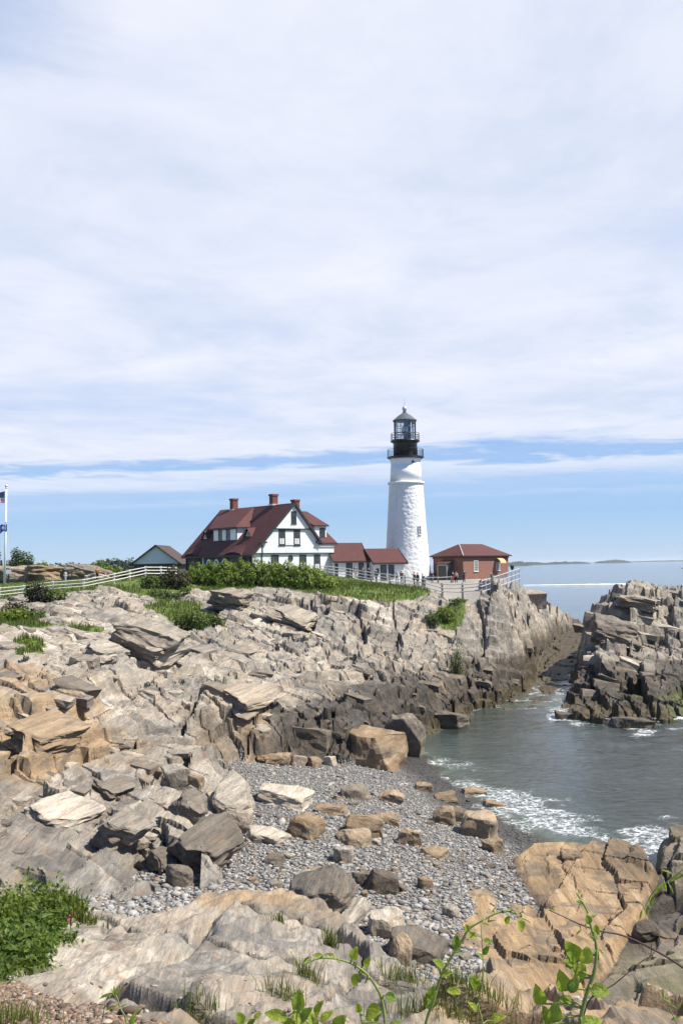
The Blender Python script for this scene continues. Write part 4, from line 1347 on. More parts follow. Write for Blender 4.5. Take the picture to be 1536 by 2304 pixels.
# roofs
roof = MB().slab([(5, -0.55, 10.05), (-1.75, -0.55, 3.25), (-1.75, 18.0, 3.25), (5, 18.3, 10.05)], 0.16).build('roof', M['shingle_roof'], house)
MB().slab([(5.0, -0.55, 10.05), (9.15, -0.55, 5.0), (9.15, 18.0, 5.0), (5.0, 18.3, 10.05)], 0.16).build('roof', M['shingle_roof'], house)
MB().prism([(5, -0.60, 10.12), (-1.85, -0.60, 3.22), (-1.85, -0.60, 2.92), (5, -0.60, 9.78)], (0, 0.045, 0)).build('barge_board', M['dark_trim'], house)
MB().prism([(5.03, -0.62, 10.14), (9.35, -0.62, 4.90), (9.35, -0.62, 4.45), (5.03, -0.62, 9.68)], (0, 0.055, 0)).build('barge_board', M['dark_trim'], house)
MB().box(8.6, 9.5, -0.58, 0.1, 4.72, 4.95).build('eave_return', M['dark_trim'], house)
MB().box(-0.45, 0.6, -0.5, -0.17, 4.72, 4.9).build('eave_return', M['dark_trim'], house)
MB().box(-1.80, -1.62, -0.5, 17.9, 3.02, 3.20).build('gutter', M['dark_trim'], house)
wr = MB().slab([(8.75, -0.42, 4.78), (12.05, -0.42, 4.78), (11.0, 5.0, 9.2), (6.0, 5.0, 9.2)], 0.14).build('wing_roof', M['shingle_roof'], house)
MB().slab([(12.05, -0.42, 4.78), (12.05, 10.4, 4.78), (11.0, 5.0, 9.2)], 0.14).build('wing_roof', M['shingle_roof'], house)
MB().slab([(12.05, 10.4, 4.78), (6.0, 10.4, 4.78), (6.0, 5.0, 9.2), (11.0, 5.0, 9.2)], 0.14).build('wing_roof', M['shingle_roof'], house)
MB().box(8.8, 12.10, -0.46, -0.44, 4.52, 4.76).build('fascia', M['dark_trim'], house)
# dormer on the wing
dw = MB().box(8.95, 10.95, 0.55, 4.5, 5.2, 7.08).build('dormer', M['clapboard'], house)
MB().slab([(8.6, 0.30, 7.18), (11.25, 0.30, 7.18), (10.95, 5.05, 9.32), (7.9, 5.05, 9.32)], 0.12).build('dormer_roof', M['shingle_roof'], house)
window(Face((8.95, 0.55, 0), (1, 0, 0), (0, -1, 0)), house, 0.85, 1.75, 5.55, 6.85)
MB().box(8.70, 11.2, 0.26, 0.295, 7.0, 7.16).build('fascia', M['dark_trim'], house)
# big dormer on the left slope
MB().prism([(0.3, 6.3, 5.2), (0.3, 6.3, 7.05), (2.3, 6.3, 7.05)], (0, 6.1, 0)).build('dormer', M['clapboard'], house)
dr = MB()
dr.poly([(-0.2, 5.85, 7.06), (-0.2, 12.9, 7.06), (4.5, 17.5, 9.87), (4.5, 12.0, 9.87)])
dr.poly([(-0.2, 5.85, 7.06), (4.5, 12.0, 9.87), (5.0, 9.3, 10.07)])
dr.poly([(-0.2, 5.85, 7.06), (5.0, 9.3, 10.07), (2.2, 5.85, 7.06)])
dr.poly([(-0.2, 12.9, 7.06), (2.2, 12.9, 7.06), (4.5, 17.5, 9.87)])
dr.poly([(4.5, 12.0, 9.87), (4.5, 17.5, 9.87), (5.0, 18.0, 10.07), (5.0, 9.3, 10.07)])
dr.build('dormer_roof', M['shingle_roof'], house)
MB().box(-0.16, -0.10, 5.9, 12.85, 6.86, 7.03).build('fascia', M['dark_trim'], house)
dfc = Face((0.3, 12.4, 0), (0, -1, 0), (-1, 0, 0))
band = MB()
dfc.slab(band, 0.0, 6.1, 5.2, 6.9, 0.0, 0.04)
band.build('window_band', M['dark_trim'], house)
dfb = Face((0.26, 12.4, 0), (0, -1, 0), (-1, 0, 0))
for k, (a0, a1) in enumerate(((0.15, 1.35), (2.35, 3.35), (4.45, 5.9))):
    pm = MB(); dfb.slab(pm, a0, a1, 5.35, 6.8, 0.0, 0.03)
    pm.build('shutter', M['white_paint'], house)
for a0, a1 in ((1.45, 2.25), (3.45, 4.35)):
    window(dfb, house, a0, a1, 5.3, 6.82, t=0.08)
# little gablets
for v_ in (4.2, 15.3):
    gb = MB().prism([(0.75, v_ - 0.75, 5.75), (0.75, v_ + 0.75, 5.75), (0.75, v_, 6.72)], (0.6, 0, 0)).build('gablet', M['clapboard'], house)
    rf_ = MB()
    rf_.slab([(0.5, v_ - 0.95, 5.62), (0.5, v_, 6.90), (1.95, v_, 6.98), (0.75, v_ - 0.95, 5.72)], 0.07)
    rf_.slab([(0.5, v_ + 0.95, 5.62), (0.5, v_, 6.90), (1.95, v_, 6.98), (0.75, v_ + 0.95, 5.72)], 0.07)
    rf_.build('gablet_roof', M['shingle_roof'], gb)
    MB().prism([(0.735, v_ - 0.38, 5.85), (0.735, v_ + 0.38, 5.85), (0.735, v_, 6.4)], (0.01, 0, 0)).build('pane', M['glass'], gb)
# chimneys
for (cu, cv, zt, zb_) in ((4.9, 14.4, 11.5, 9.0), (5.0, 4.45, 11.5, 9.2), (9.0, 5.0, 10.9, 8.4)):
    ch = MB().box(cu - 0.42, cu + 0.42, cv - 0.42, cv + 0.42, zb_, zt - 0.25).build('chimney', M['brick_chimney'], house)
    MB().box(cu - 0.5, cu + 0.5, cv - 0.5, cv + 0.5, zt - 0.25, zt).build('chimney_cap', M['brick_chimney'], ch)
    MB().box(cu - 0.52, cu + 0.52, cv - 0.52, cv + 0.52, zb_ + 0.75, zb_ + 0.95).build('flashing', M['grey_metal'], ch)
# gable windows
gf = Face((0, -0.16, 0), (1, 0, 0), (0, -1, 0))
g0 = Face((0, 0, 0), (1, 0, 0), (0, -1, 0))
gp = Face((0, -0.30, 0), (1, 0, 0), (0, -1, 0))
window(gp, house, 4.55, 5.35, 7.3, 8.95, t=0.12)
MB().box(2.55, 6.1, -0.20, -0.165, 6.38, 6.52).build('window_head', M['dark_trim'], house)
MB().box(2.55, 6.1, -0.20, -0.165, 4.36, 4.46).build('window_sill', M['dark_trim'], house)
window(gf, house, 2.62, 3.62, 4.47, 6.37, t=0.12, curtain=True)
window(gf, house, 5.02, 6.02, 4.47, 6.37, t=0.12, curtain=True)
window(g0, house, 1.5, 2.65, 1.2, 3.2, t=0.13, cols=1, curtain=True)
window(g0, house, 6.0, 7.1, 1.2, 3.2, t=0.13, cols=1, curtain=True)
window(g0, house, 8.4, 9.4, 0.9, 3.2, t=0.13, cols=1, curtain=True)
rw = MB()
for k in range(24):
    a0, a1 = 2 * math.pi * k / 24, 2 * math.pi * (k + 1) / 24
    pts = []
    for (rr, oo) in ((0.44, 0), (0.30, 0), (0.30, -0.08), (0.44, -0.08)):
        for a in (a0, a1):
            pts.append((4.55 + 0.85 * rr * math.cos(a), oo, 2.73 + rr * math.sin(a)))
    i0, i1, j0, j1, k0, k1, l0, l1 = pts
    rw.hexa([i0, j0, j1, i1, l0, k0, k1, l1])
rwo = rw.build('round_window', M['dark_trim'], house)
MB().prism([(4.55 + 0.27 * math.cos(2 * math.pi * k / 20), -0.005, 2.73 + 0.31 * math.sin(2 * math.pi * k / 20)) for k in range(20)], (0, -0.02, 0)).build('pane', M['glass'], rwo)
# porch along the left side
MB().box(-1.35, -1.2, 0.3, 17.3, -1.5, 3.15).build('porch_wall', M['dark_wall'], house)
MB().box(-1.35, 0, 0.02, 0.15, -1.5, 3.40).build('porch_end_wall', M['clapboard'], house)
for v_ in (10.9, 8.9, 6.9):
    ring, pane_ = MB(), []
    for k in range(20):
        a0, a1 = 2 * math.pi * k / 20, 2 * math.pi * (k + 1) / 20
        q8 = []
        for (rr, oo) in ((0.62, -1.352), (0.44, -1.352), (0.44, -1.42), (0.62, -1.42)):
            for a in (a0, a1):
                q8.append((oo, v_ + rr * math.cos(a), 2.05 + 1.25 * rr * math.sin(a)))
        i0, i1, j0, j1, k0, k1, l0, l1 = q8
        ring.hexa([i0, j0, j1, i1, l0, k0, k1, l1])
        pane_.append((-1.355, v_ + 0.46 * math.cos(a0), 2.05 + 0.57 * math.sin(a0)))
    ro = ring.build('oval_window', M['white_paint'], house)
    MB().prism(pane_, (-0.02, 0, 0)).build('pane', M['glass'], ro)
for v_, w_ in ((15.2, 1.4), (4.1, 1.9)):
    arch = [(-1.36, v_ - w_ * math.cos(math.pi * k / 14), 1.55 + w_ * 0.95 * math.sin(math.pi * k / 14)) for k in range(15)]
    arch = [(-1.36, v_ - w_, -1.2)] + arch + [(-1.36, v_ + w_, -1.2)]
    ao = MB().prism(arch, (-0.03, 0, 0)).build('arch_shade_panel', M['dark_trim'], house)  # solid dark panel on the wall, its colour standing in for the shaded recess
    br = MB()
    prev = None
    for k in range(13):
        t = math.pi * k / 12
        q_ = [(-1.85, v_ - (w_ + 0.35) * math.cos(t), 3.02 + 0.62 * math.sin(t)), (-0.6, v_ - (w_ + 0.35) * math.cos(t) * 0.6, 4.42 + 0.15 * math.sin(t))]
        if prev:
            br.poly([prev[0], q_[0], q_[1], prev[1]])
        prev = q_
    br.build('eyebrow_roof', M['shingle_roof'], ao)
    if v_ > 10:
        MB().prism([(-1.42, v_ - 0.85 * math.cos(math.pi * k / 12), 1.7 + 0.85 * math.sin(math.pi * k / 12)) for k in range(13)], (0.02, 0, 0)).build('pane', M['glass'], ao)
for v_ in (0.5, 2.0, 6.1, 12.3, 13.6, 17.0):
    MB().box(-1.5, -1.36, v_ - 0.08, v_ + 0.08, -1.2, 3.1).build('porch_post', M['white_paint' if v_ in (12.3, ) else 'dark_trim'], house)


# ------------------------------------------------------------------ linked annexes
def annex(name, p, rz, L, D, ze, zr, zb, label, wins):
    a = empty(name, (p[0], p[1], 0), rz, label, 'annex')
    w = MB().box(0, L, 0, D, zb, ze)
    w.prism([(0, 0, ze), (0, D, ze), (0, D / 2, zr - 0.12)], (L, 0, 0))
    w.build('wall', M['clapboard'], a)
    r_ = MB().slab([(-0.25, -0.4, ze - 0.08), (L + 0.3, -0.4, ze - 0.08), (L + 0.3, D / 2, zr), (-0.25, D / 2, zr)], 0.14).build('roof', M['shingle_roof'], a)
    MB().slab([(-0.25, D + 0.4, ze - 0.08), (L + 0.3, D + 0.4, ze - 0.08), (L + 0.3, D / 2, zr), (-0.25, D / 2, zr)], 0.14).build('roof', M['shingle_roof'], a)
    MB().box(-0.25, L + 0.3, -0.46, -0.405, ze - 0.32, ze - 0.10).build('fascia', M['dark_trim'], a)
    for s in (-0.30, L + 0.31):
        MB().prism([(s, -0.48, ze - 0.30), (s, D / 2, zr - 0.24), (s, D / 2, zr + 0.05), (s, -0.48, ze - 0.02)], (0.05, 0, 0)).build('barge_board', M['dark_trim'], a)
    f = Face((0, 0, 0), (1, 0, 0), (0, -1, 0))
    for wv in wins:
        if wv[0] == 'door':
            d_ = MB(); f.slab(d_, wv[1], wv[2], wv[3], wv[4], 0, 0.05)
            do = d_.build('door', M['dark_trim'], a)
            k_ = MB(); f.slab(k_, wv[2] - 0.16, wv[2] - 0.10, wv[3] + 0.95, wv[3] + 1.05, 0.05, 0.10)
            k_.build('handle', M['grey_metal'], do)
            j_ = MB(); f.slab(j_, wv[1] + 0.1, wv[2] - 0.1, wv[3] + 1.1, wv[4] - 0.15, 0.05, 0.056)
            j_.build('pane', M['glass'], do)
        else:
            window(f, a, *wv, t=0.1)
    return a


a1 = annex('passage_annex', (-1.15, 138.0), R(20), 4.75, 5.4, 13.15, 15.6, 9.0, 'small white annex with red roof between house and lower annex', ((0.15, 0.6, 10.9, 12.75), (1.75, 2.65, 10.7, 12.8), (3.55, 4.3, 10.7, 12.8)))
a2 = annex('entrance_annex', (4.25, 138.4), R(20), 4.5, 5.8, 12.85, 14.75, 8.8, 'lowest white annex with a dark door joined to the lighthouse base', (('door', 0.95, 1.85, 10.1, 12.45), (2.1, 2.95, 10.8, 12.45), (0.3, 0.72, 11.3, 12.0)))
lf = Face((0, 5.8, 0), (0, -1, 0), (-1, 0, 0))
window(lf, a2, 3.4, 4.0, 11.9, 12.5, t=0.08)

# ------------------------------------------------------------------ lighthouse
tb = P(917, 1310, Y=147)
tw = empty('lighthouse', (tb[0], tb[1], 0), 0, 'tall white rubble-stone lighthouse with black lantern room', 'lighthouse')
zring, zdeck = 24.0, 27.85
K, NZ = 112, 150
vs, fs = [], []
for j in range(NZ + 1):
    z = 9.0 + (zring - 9.0) * j / NZ
    t = (z - 9.9) / (zring - 9.9)
    rad = 3.42 + (2.42 - 3.42) * (t ** 0.86 if t > 0 else t)
    for i in range(K):
        th = 2 * math.pi * i / K
        q_ = Vector((math.cos(th) * rad, math.sin(th) * rad, z))
        st_ = Vector((math.floor(th * rad / 0.42 + 0.5 * (math.floor(z / 0.24) % 2)) * 5.1, math.floor(z / 0.24 + 0.5 * mnoise.noise(q_ * 0.8)) * 3.3, 1.7))
        dr_ = 0.030 * mnoise.noise(st_) + 0.028 * mnoise.noise(q_ * 2.3) + 0.02 * mnoise.noise(q_ * 5.5)
        vs.append((math.cos(th) * (rad + dr_), math.sin(th) * (rad + dr_), z))
for j in range(NZ):
    for i in range(K):
        i2 = (i + 1) % K
        fs.append((j * K + i, j * K + i2, (j + 1) * K + i2, (j + 1) * K + i))
tower = link_mesh('tower', np_mesh('tower', vs, fs, smooth=True), M['rubble'], tw)
MB().lathe([(2.40, zring), (2.60, zring + 0.03), (2.66, zring + 0.18), (2.60, zring + 0.33), (2.30, zring + 0.38)], 64).build('cornice', M['plaster'], tw, True)
MB().lathe([(2.28, zring + 0.38), (2.16, zring + 2.6), (2.13, zring + 2.61), (2.13, zring + 3.2), (2.2, zring + 3.4), (2.34, zdeck - 0.18)], 64).build('upper_tower', M['plaster'], tw, True)
MB().lathe([(2.32, zdeck - 0.2), (2.66, zdeck - 0.02), (2.68, zdeck + 0.10), (1.6, zdeck + 0.14)], 48).build('gallery', M['black_iron'], tw)
MB().lathe([(1.76, zdeck + 0.1), (1.72, zdeck + 2.0), (1.80, zdeck + 2.18), (2.10, zdeck + 2.32), (2.12, zdeck + 2.48), (1.5, zdeck + 2.52)], 48).build('watch_room', M['black_iron'], tw, True)


def railing(rad, z, hgt, n, rails, mat, par, r_=0.022, name='gallery_rail'):
    rl = MB()
    for fr_ in rails:
        rl.tube([(rad * math.cos(2 * math.pi * i / 48), rad * math.sin(2 * math.pi * i / 48), z + hgt * fr_) for i in range(49)], r_ * 1.2, 5)
    ro = rl.build(name, mat, par)
    for i in range(n):
        t = 2 * math.pi * i / n
        MB().bar((rad * math.cos(t), rad * math.sin(t), z), (rad * math.cos(t), rad * math.sin(t), z + hgt * 1.02), r_, None, 5).build('baluster', mat, ro)


railing(2.58, zdeck + 0.1, 1.1, 56, (0.02, 1.0), M['black_iron'], tw, 0.017)
railing(2.04, zdeck + 2.5, 1.02, 16, (0.02, 0.34, 0.66, 1.0), M['black_iron'], tw, 0.026)
zl = zdeck + 2.5
NL = 16
lg = MB().lathe([(1.52, zl), (1.52, zl + 2.85)], NL, cap=False)
lg.build('lantern_glass', M['lantern_glass'], tw)
for i in range(NL):
    t = 2 * math.pi * i / NL
    MB().bar((1.55 * math.cos(t), 1.55 * math.sin(t), zl), (1.55 * math.cos(t), 1.55 * math.sin(t), zl + 2.85), 0.035, None, 5).build('mullion', M['black_iron'], tw)
for f_ in (0.02, 0.36, 0.69):
    MB().tube([(1.55 * math.cos(2 * math.pi * i / 32), 1.55 * math.sin(2 * math.pi * i / 32), zl + 2.85 * f_) for i in range(33)], 0.035, 5).build('glazing_bar', M['black_iron'], tw)
MB().box(-0.55, 0.55, 0.55, 0.75, zl, zl + 2.8).build('inner_screen', M['black_iron'], tw, rot=(0, 0, R(-35)))
MB().lathe([(0.25, zl), (0.25, zl + 0.9), (0.42, zl + 1.0), (0.46, zl + 1.5), (0.42, zl + 2.0), (0.2, zl + 2.1), (0.2, zl + 2.8)], 20).build('lamp_lens', M['grey_metal'], tw, True)
lr = MB().lathe([(1.5, zl + 2.78), (1.74, zl + 2.80), (1.76, zl + 2.95), (1.66, zl + 3.02), (0.95, zl + 3.62), (0.30, zl + 4.05), (0.26, zl + 4.25)], NL)
lr.build('lantern_roof', M['grey_roof'], tw)
MB().lathe([(0.16, zl + 4.2), (0.20, zl + 4.35), (0.30, zl + 4.45), (0.35, zl + 4.65), (0.30, zl + 4.86), (0.14, zl + 4.97), (0.05, zl + 5.05)], 20).build('ventilator_ball', M['grey_metal'], tw, True)
MB().bar((0, 0, zl + 5.0), (0, 0, zl + 6.1), 0.022, 0.012).build('lightning_rod', M['black_iron'], tw)
# window in the shaft and port below the gallery
ang = R(-90 + 35)
for (zw, ww, hh, rad) in ((17.3, 0.50, 1.25, 2.86),):
    nv = Vector((math.cos(ang), math.sin(ang), 0)); dv = Vector((-math.sin(ang), math.cos(ang), 0))
    f = Face(tuple(nv * (rad + 0.02) - dv * ww / 2), tuple(dv), tuple(nv))
    window(f, tw, 0, ww, zw - hh / 2, zw + hh / 2, 'curtain', 0.09, 2, 1, depth=0.10)
ang = R(-90 + 25)
nv = Vector((math.cos(ang), math.sin(ang), 0))
MB().bar(tuple(nv * 2.0 + Vector((0, 0, 27.1))), tuple(nv * 2.26 + Vector((0, 0, 27.1))), 0.17, None, 16).build('port', M['dark_trim'], tw)

# ------------------------------------------------------------------ brick engine house
bc = P(1042, 1305, Y=143)
ZE, ZH = 10.2, 13.45
eh = empty('engine_house', (bc[0], bc[1], 0), R(45), 'low red brick building with hipped red roof beside the lighthouse', 'building')
A_, B_ = 10.6, 5.4
MB().box(0, A_, 0, B_, 8.5, ZH).build('wall', M['brick'], eh)
MB().box(-0.06, A_ + 0.06, -0.06, B_ + 0.06, 8.5, ZE + 0.06).build('plinth', M['concrete'], eh)
MB().box(-0.10, A_ + 0.10, -0.10, B_ + 0.10, ZH - 0.22, ZH + 0.02).build('cornice', M['brick_chimney'], eh)
o_ = 0.42
c4 = [(-o_, -o_, ZH), (A_ + o_, -o_, ZH), (A_ + o_, B_ + o_, ZH), (-o_, B_ + o_, ZH)]
r0, r1 = (2.6, B_ / 2, 15.3), (A_ - 2.6, B_ / 2, 15.3)
MB().box(-o_, A_ + o_, -o_, B_ + o_, ZH + 0.02, ZH + 0.14).build('eave', M['dark_trim'], eh)
up = [(p_[0], p_[1], ZH + 0.15) for p_ in c4]
for pts in ((up[0], up[1], r1, r0), (up[1], up[2], r1), (up[2], up[3], r0, r1), (up[3], up[0], r0)):
    MB().slab(list(pts), 0.10).build('roof', M['shingle_roof'], eh)
MB().bar(up[0], r0, 0.06).build('hip_flashing', M['grey_metal'], eh)
rf = Face((0, 0, 0), (1, 0, 0), (0, -1, 0))
window(rf, eh, 2.35, 3.35, 11.35, 12.9, 'curtain', 0.09, 4, 2)
window(rf, eh, 7.6, 8.5, 11.4, 12.6, 'curtain', 0.09, 3, 1)
hd = MB()
pv = None
for k in range(9):
    t = math.pi / 2 * k / 8
    q_ = [(7.4, -0.05 - 1.0 * math.sin(t), 12.45 + 0.75 * math.cos(t)), (8.7, -0.05 - 1.0 * math.sin(t), 12.45 + 0.75 * math.cos(t))]
    if pv:
        hd.slab([pv[0], pv[1], q_[1], q_[0]], 0.04)
    pv = q_
hd.build('window_hood', plain('tan_canvas', (0.55, 0.40, 0.20), 0.8), eh)
ve = MB().box(-1.4, 0, 1.7, 3.5, 9.0, 12.5).build('entry_porch', M['dark_wall'], eh)
MB().slab([(-1.6, 1.5, 12.52), (-1.6, 3.7, 12.52), (0, 3.7, 13.05), (0, 1.5, 13.05)], 0.1).build('porch_roof', M['shingle_roof'], ve)
pf = Face((-1.4, 3.5, 0), (0, -1, 0), (-1, 0, 0))
dm = MB(); pf.slab(dm, 0.15, 1.65, 10.2, 12.25, 0, 0.03)
dm.build('door', M['black_iron'], ve)
dm = MB()
pf.slab(dm, 0.02, 0.15, 10.2, 12.4, 0, 0.06); pf.slab(dm, 1.65, 1.78, 10.2, 12.4, 0, 0.06); pf.slab(dm, 0.15, 1.65, 12.25, 12.4, 0, 0.06)
dm.build('door_frame', M['concrete'], ve)

M['shed_roof'] = lined('weathered_brown_roof', (0.065, 0.045, 0.040), 0.16, 0.85, 2, 0.2, 0.03, (0.035, 0.025, 0.022))
# ------------------------------------------------------------------ outbuilding left of the house
gp_ = P(352, 1284, Y=152)
ob = empty('outbuilding', (gp_[0], gp_[1], 0), R(-4), 'small gabled shed with white gable and dark lower wall, left of the house', 'shed')
MB().box(-3.4, 3.4, 0, 8, 9.5, 13.15).build('wall', M['dark_wall'], ob)
MB().prism([(-3.6, -0.12, 13.15), (3.6, -0.12, 13.15), (0, -0.12, 15.75)], (0, 8.1, 0)).build('gable_wall', plain('pale_grey_paint', (0.60, 0.63, 0.66), 0.6, 0.05), ob)
for s in (-1, 1):
    MB().slab([(0, -0.5, 15.98), (s * 3.95, -0.5, 13.08), (s * 3.95, 8.4, 13.08), (0, 8.4, 15.98)], 0.14).build('roof', M['shed_roof'], ob)
    MB().prism([(0, -0.56, 16.0), (s * 4.0, -0.56, 13.06), (s * 4.0, -0.56, 12.86), (0, -0.56, 15.78)], (0, 0.05, 0)).build('barge_board', M['dark_trim'], ob)
MB().box(-3.62, 3.62, -0.18, -0.125, 13.04, 13.16).build('belt_board', M['dark_trim'], ob)
window(Face((-3.4, 0, 0), (1, 0, 0), (0, -1, 0)), ob, 1.2, 2.6, 11.2, 12.6)
# ------------------------------------------------------------------ fences and railings
def polyline_points(pts, step):
    """points every step metres along a plan line"""
    out_, acc = [np.array(pts[0])], 0.0
    for a, b in zip(pts[:-1], pts[1:]):
        a, b = np.array(a), np.array(b)
        n = max(1, int(round(np.linalg.norm(b - a) / step)))
        for k in range(1, n + 1):
            out_.append(a + (b - a) * k / n)
    return out_


def fence(pts, label, hgt, rails, post_mat, rail_mat, step, pr=0.09, rr=0.055, lean=True, name='rail_fence', zs=None):
    z0 = [float(ground(p_[0], np.array(p_[1]))) for p_ in pts]
    if zs is not None:
        z0 = [max(min(a_, b_ + 0.25), b_ - 0.15) for a_, b_ in zip(z0, zs)]
    fo_ = empty(name, (pts[0][0], pts[0][1], z0[0]), 0, label, 'fence')
    O = np.array([pts[0][0], pts[0][1], z0[0]])
    rr_ = random.Random(len(pts))
    tops = []
    for p_, z in zip(pts, z0):
        b = np.array([p_[0], p_[1], z]) - O
        lx = rr_.uniform(-0.05, 0.05) if lean else 0
        MB().hexa([(b[0] + sx * pr, b[1] + sy * pr, b[2] - 1.1) for sx, sy in ((-1, -1), (1, -1), (1, 1), (-1, 1))] +
                  [(b[0] + lx + sx * pr, b[1] + sy * pr, b[2] + hgt + 0.10) for sx, sy in ((-1, -1), (1, -1), (1, 1), (-1, 1))]).build('post', post_mat, fo_)
        tops.append(b)
    for k in range(len(pts) - 1):
        for fr_ in rails:
            a, b = tops[k].copy(), tops[k + 1].copy()
            a[2] += hgt * fr_ + rr_.uniform(-0.03, 0.03)
            b[2] += hgt * fr_ + rr_.uniform(-0.03, 0.03)
            d = (b - a) / np.linalg.norm(b - a)
            n_ = np.array([d[1], -d[0], 0]) * (pr + 0.02)
            MB().bar(a - d * 0.12 + n_, b + d * 0.12 + n_, rr, rr * rr_.uniform(0.85, 1.1), 6).build('rail', rail_mat, fo_)
    return fo_


left_line = xy(Yp((-60, 1352, 112), (0, 1346, 113), (53, 1336, 114), (120, 1331, 114.5), (188, 1326, 115), (257, 1318, 117), (292, 1308, 118.5), (328, 1297, 120), (362, 1292, 122), (395, 1290, 124)))
fence(left_line, 'white three-rail fence climbing from the lawn at the left edge to the dark bush', 1.15, (0.35, 0.66, 0.97), M['fence_white'], M['fence_white'], 3)
right_pts_ = Yp((720, 1290, 137), (741, 1293, 136), (788, 1301, 133), (835, 1308, 128), (876, 1315, 122), (910, 1320, 118), (955, 1328, 112), (995, 1337, 108), (1040, 1337, 106), (1082, 1334, 105))
right_line = xy(right_pts_)
fence(right_line, 'weathered three-rail wooden fence along the forecourt below the lighthouse', 1.2, (0.33, 0.65, 0.96), M['fence_post'], M['fence_white'], 3, zs=[q_[2] for q_ in right_pts_])
back_line = xy(Yp((955, 1316, 128), (985, 1318, 126), (1015, 1318, 125)))
fence(back_line, 'short low rail behind the forecourt fence near the brick building', 0.8, (0.9,), M['fence_post'], M['fence_white'], 3)
# metal railing up the rocks
ra = [np.array([p_[0], p_[1], 0]) for p_ in Yp((1083, 1334, 105), (1168, 1300, 113))]
zb0, zb1 = P(1083, 1335, Y=105)[2], P(1168, 1305, Y=113)[2]
mr = empty('metal_railing', (ra[0][0], ra[0][1], zb0), 0, 'grey metal safety railing climbing the rock right of the forecourt', 'railing')
dv = ra[1] - ra[0]; dv[2] = zb1 - zb0
L_ = np.linalg.norm(dv)
for k in range(10):
    b = dv * k / 9
    MB().bar((b[0], b[1], b[2] - 0.8), (b[0], b[1], b[2] + 1.25), 0.05, None, 6).build('post', M['grey_metal'], mr)
for hgt in (0.15, 0.7, 1.25):
    MB().bar((0, 0, hgt), (dv[0], dv[1], dv[2] + hgt), 0.045, None, 6).build('rail', M['grey_metal'], mr)
for k in range(46):
    if k % 5 == 0: continue
    b = dv * k / 45
    MB().bar((b[0], b[1], b[2] + 0.15), (b[0], b[1], b[2] + 1.25), 0.018, None, 4).build('baluster', M['grey_metal'], mr)
# the headland lamp
lp = P(1152, 1303, Y=128)
la = empty('lamp_post', (lp[0], lp[1], lp[2]), 0, 'short post lamp with dark hood behind the metal railing', 'lamp')
MB().bar((0, 0, -1.0), (0, 0, 1.15), 0.06).build('post', M['grey_metal'], la)
MB().lathe([(0.10, 1.15), (0.2, 1.3), (0.26, 1.6), (0.34, 1.62), (0.10, 1.8)], 12).build('lamp_head', M['dark_trim'], la)

# ------------------------------------------------------------------ flagpole and flags
fp = P(11, 1313, Y=131)
fz_ = float(ground(fp[0], np.array(fp[1])))
pole = empty('flagpole', (fp[0], fp[1], fz_), 0, 'tall white flagpole with a yardarm at the left edge', 'flagpole')
pole.rotation_euler = (0, R(1.0), 0)
HP = P(14, 1097, Y=131)[2] - fz_
MB().tube([(0, 0, -0.3), (0, 0, HP * 0.5), (0, 0, HP)], [0.16, 0.13, 0.08], 12).build('pole', M['white_paint'], pole, True)
MB().lathe([(0.05, HP), (0.15, HP + 0.06), (0.2, HP + 0.2), (0.15, HP + 0.34), (0.03, HP + 0.4)], 14).build('finial', M['grey_metal'], pole, True)
MB().lathe([(0.05, HP - 0.1), (0.16, HP - 0.08), (0.16, HP), (0.05, HP + 0.02)], 12).build('truck', M['white_paint'], pole, True)
zy = P(12, 1175, Y=131)[2] - fz_
MB().bar((-0.55, -0.1, zy - 0.12), (0.5, -0.1, zy + 0.12), 0.045, 0.04).build('yardarm', M['white_paint'], pole)
MB().bar((0.45, -0.1, zy + 0.1), (0.40, -0.1, 1.0), 0.008, None, 4).build('halyard', M['white_paint'], pole)
red = plain('flag_red', (0.42, 0.03, 0.045), 0.8, 0.05); blue = plain('flag_blue', (0.02, 0.03, 0.12), 0.8, 0.1)
white_c = plain('flag_white', (0.75, 0.74, 0.73), 0.8, 0.03); navy = plain('flag_navy', (0.025, 0.05, 0.27), 0.8, 0.1)


def cloth(u, v, Wd, Hd, sag):
    """point of a flag hanging and flying to the left in a light wind"""
    x = -u * Wd * 0.80
    z = -v * Hd - u * u * sag * Hd - 0.07 * math.sin(u * 6 + v * 2)
    y = 0.13 * Wd * math.sin(u * 7.0 + v * 1.2) * u ** 0.7
    return (x, y, z)


def flag_piece(name, mat, par, u0, u1, v0, v1, W_, H_, sag, off=0.0, nu=14, nv=1):
    b = MB()
    for i in range(nu):
        for j in range(nv):
            q_ = [(u0 + (u1 - u0) * (i + a) / nu, v0 + (v1 - v0) * (j + c_) / nv) for a, c_ in ((0, 0), (1, 0), (1, 1), (0, 1))]
            pts = [Vector(cloth(u, v, W_, H_, sag)) + Vector((0, off, 0)) for u, v in q_]
            b.poly(pts)
    return b.build(name, mat, par, True)


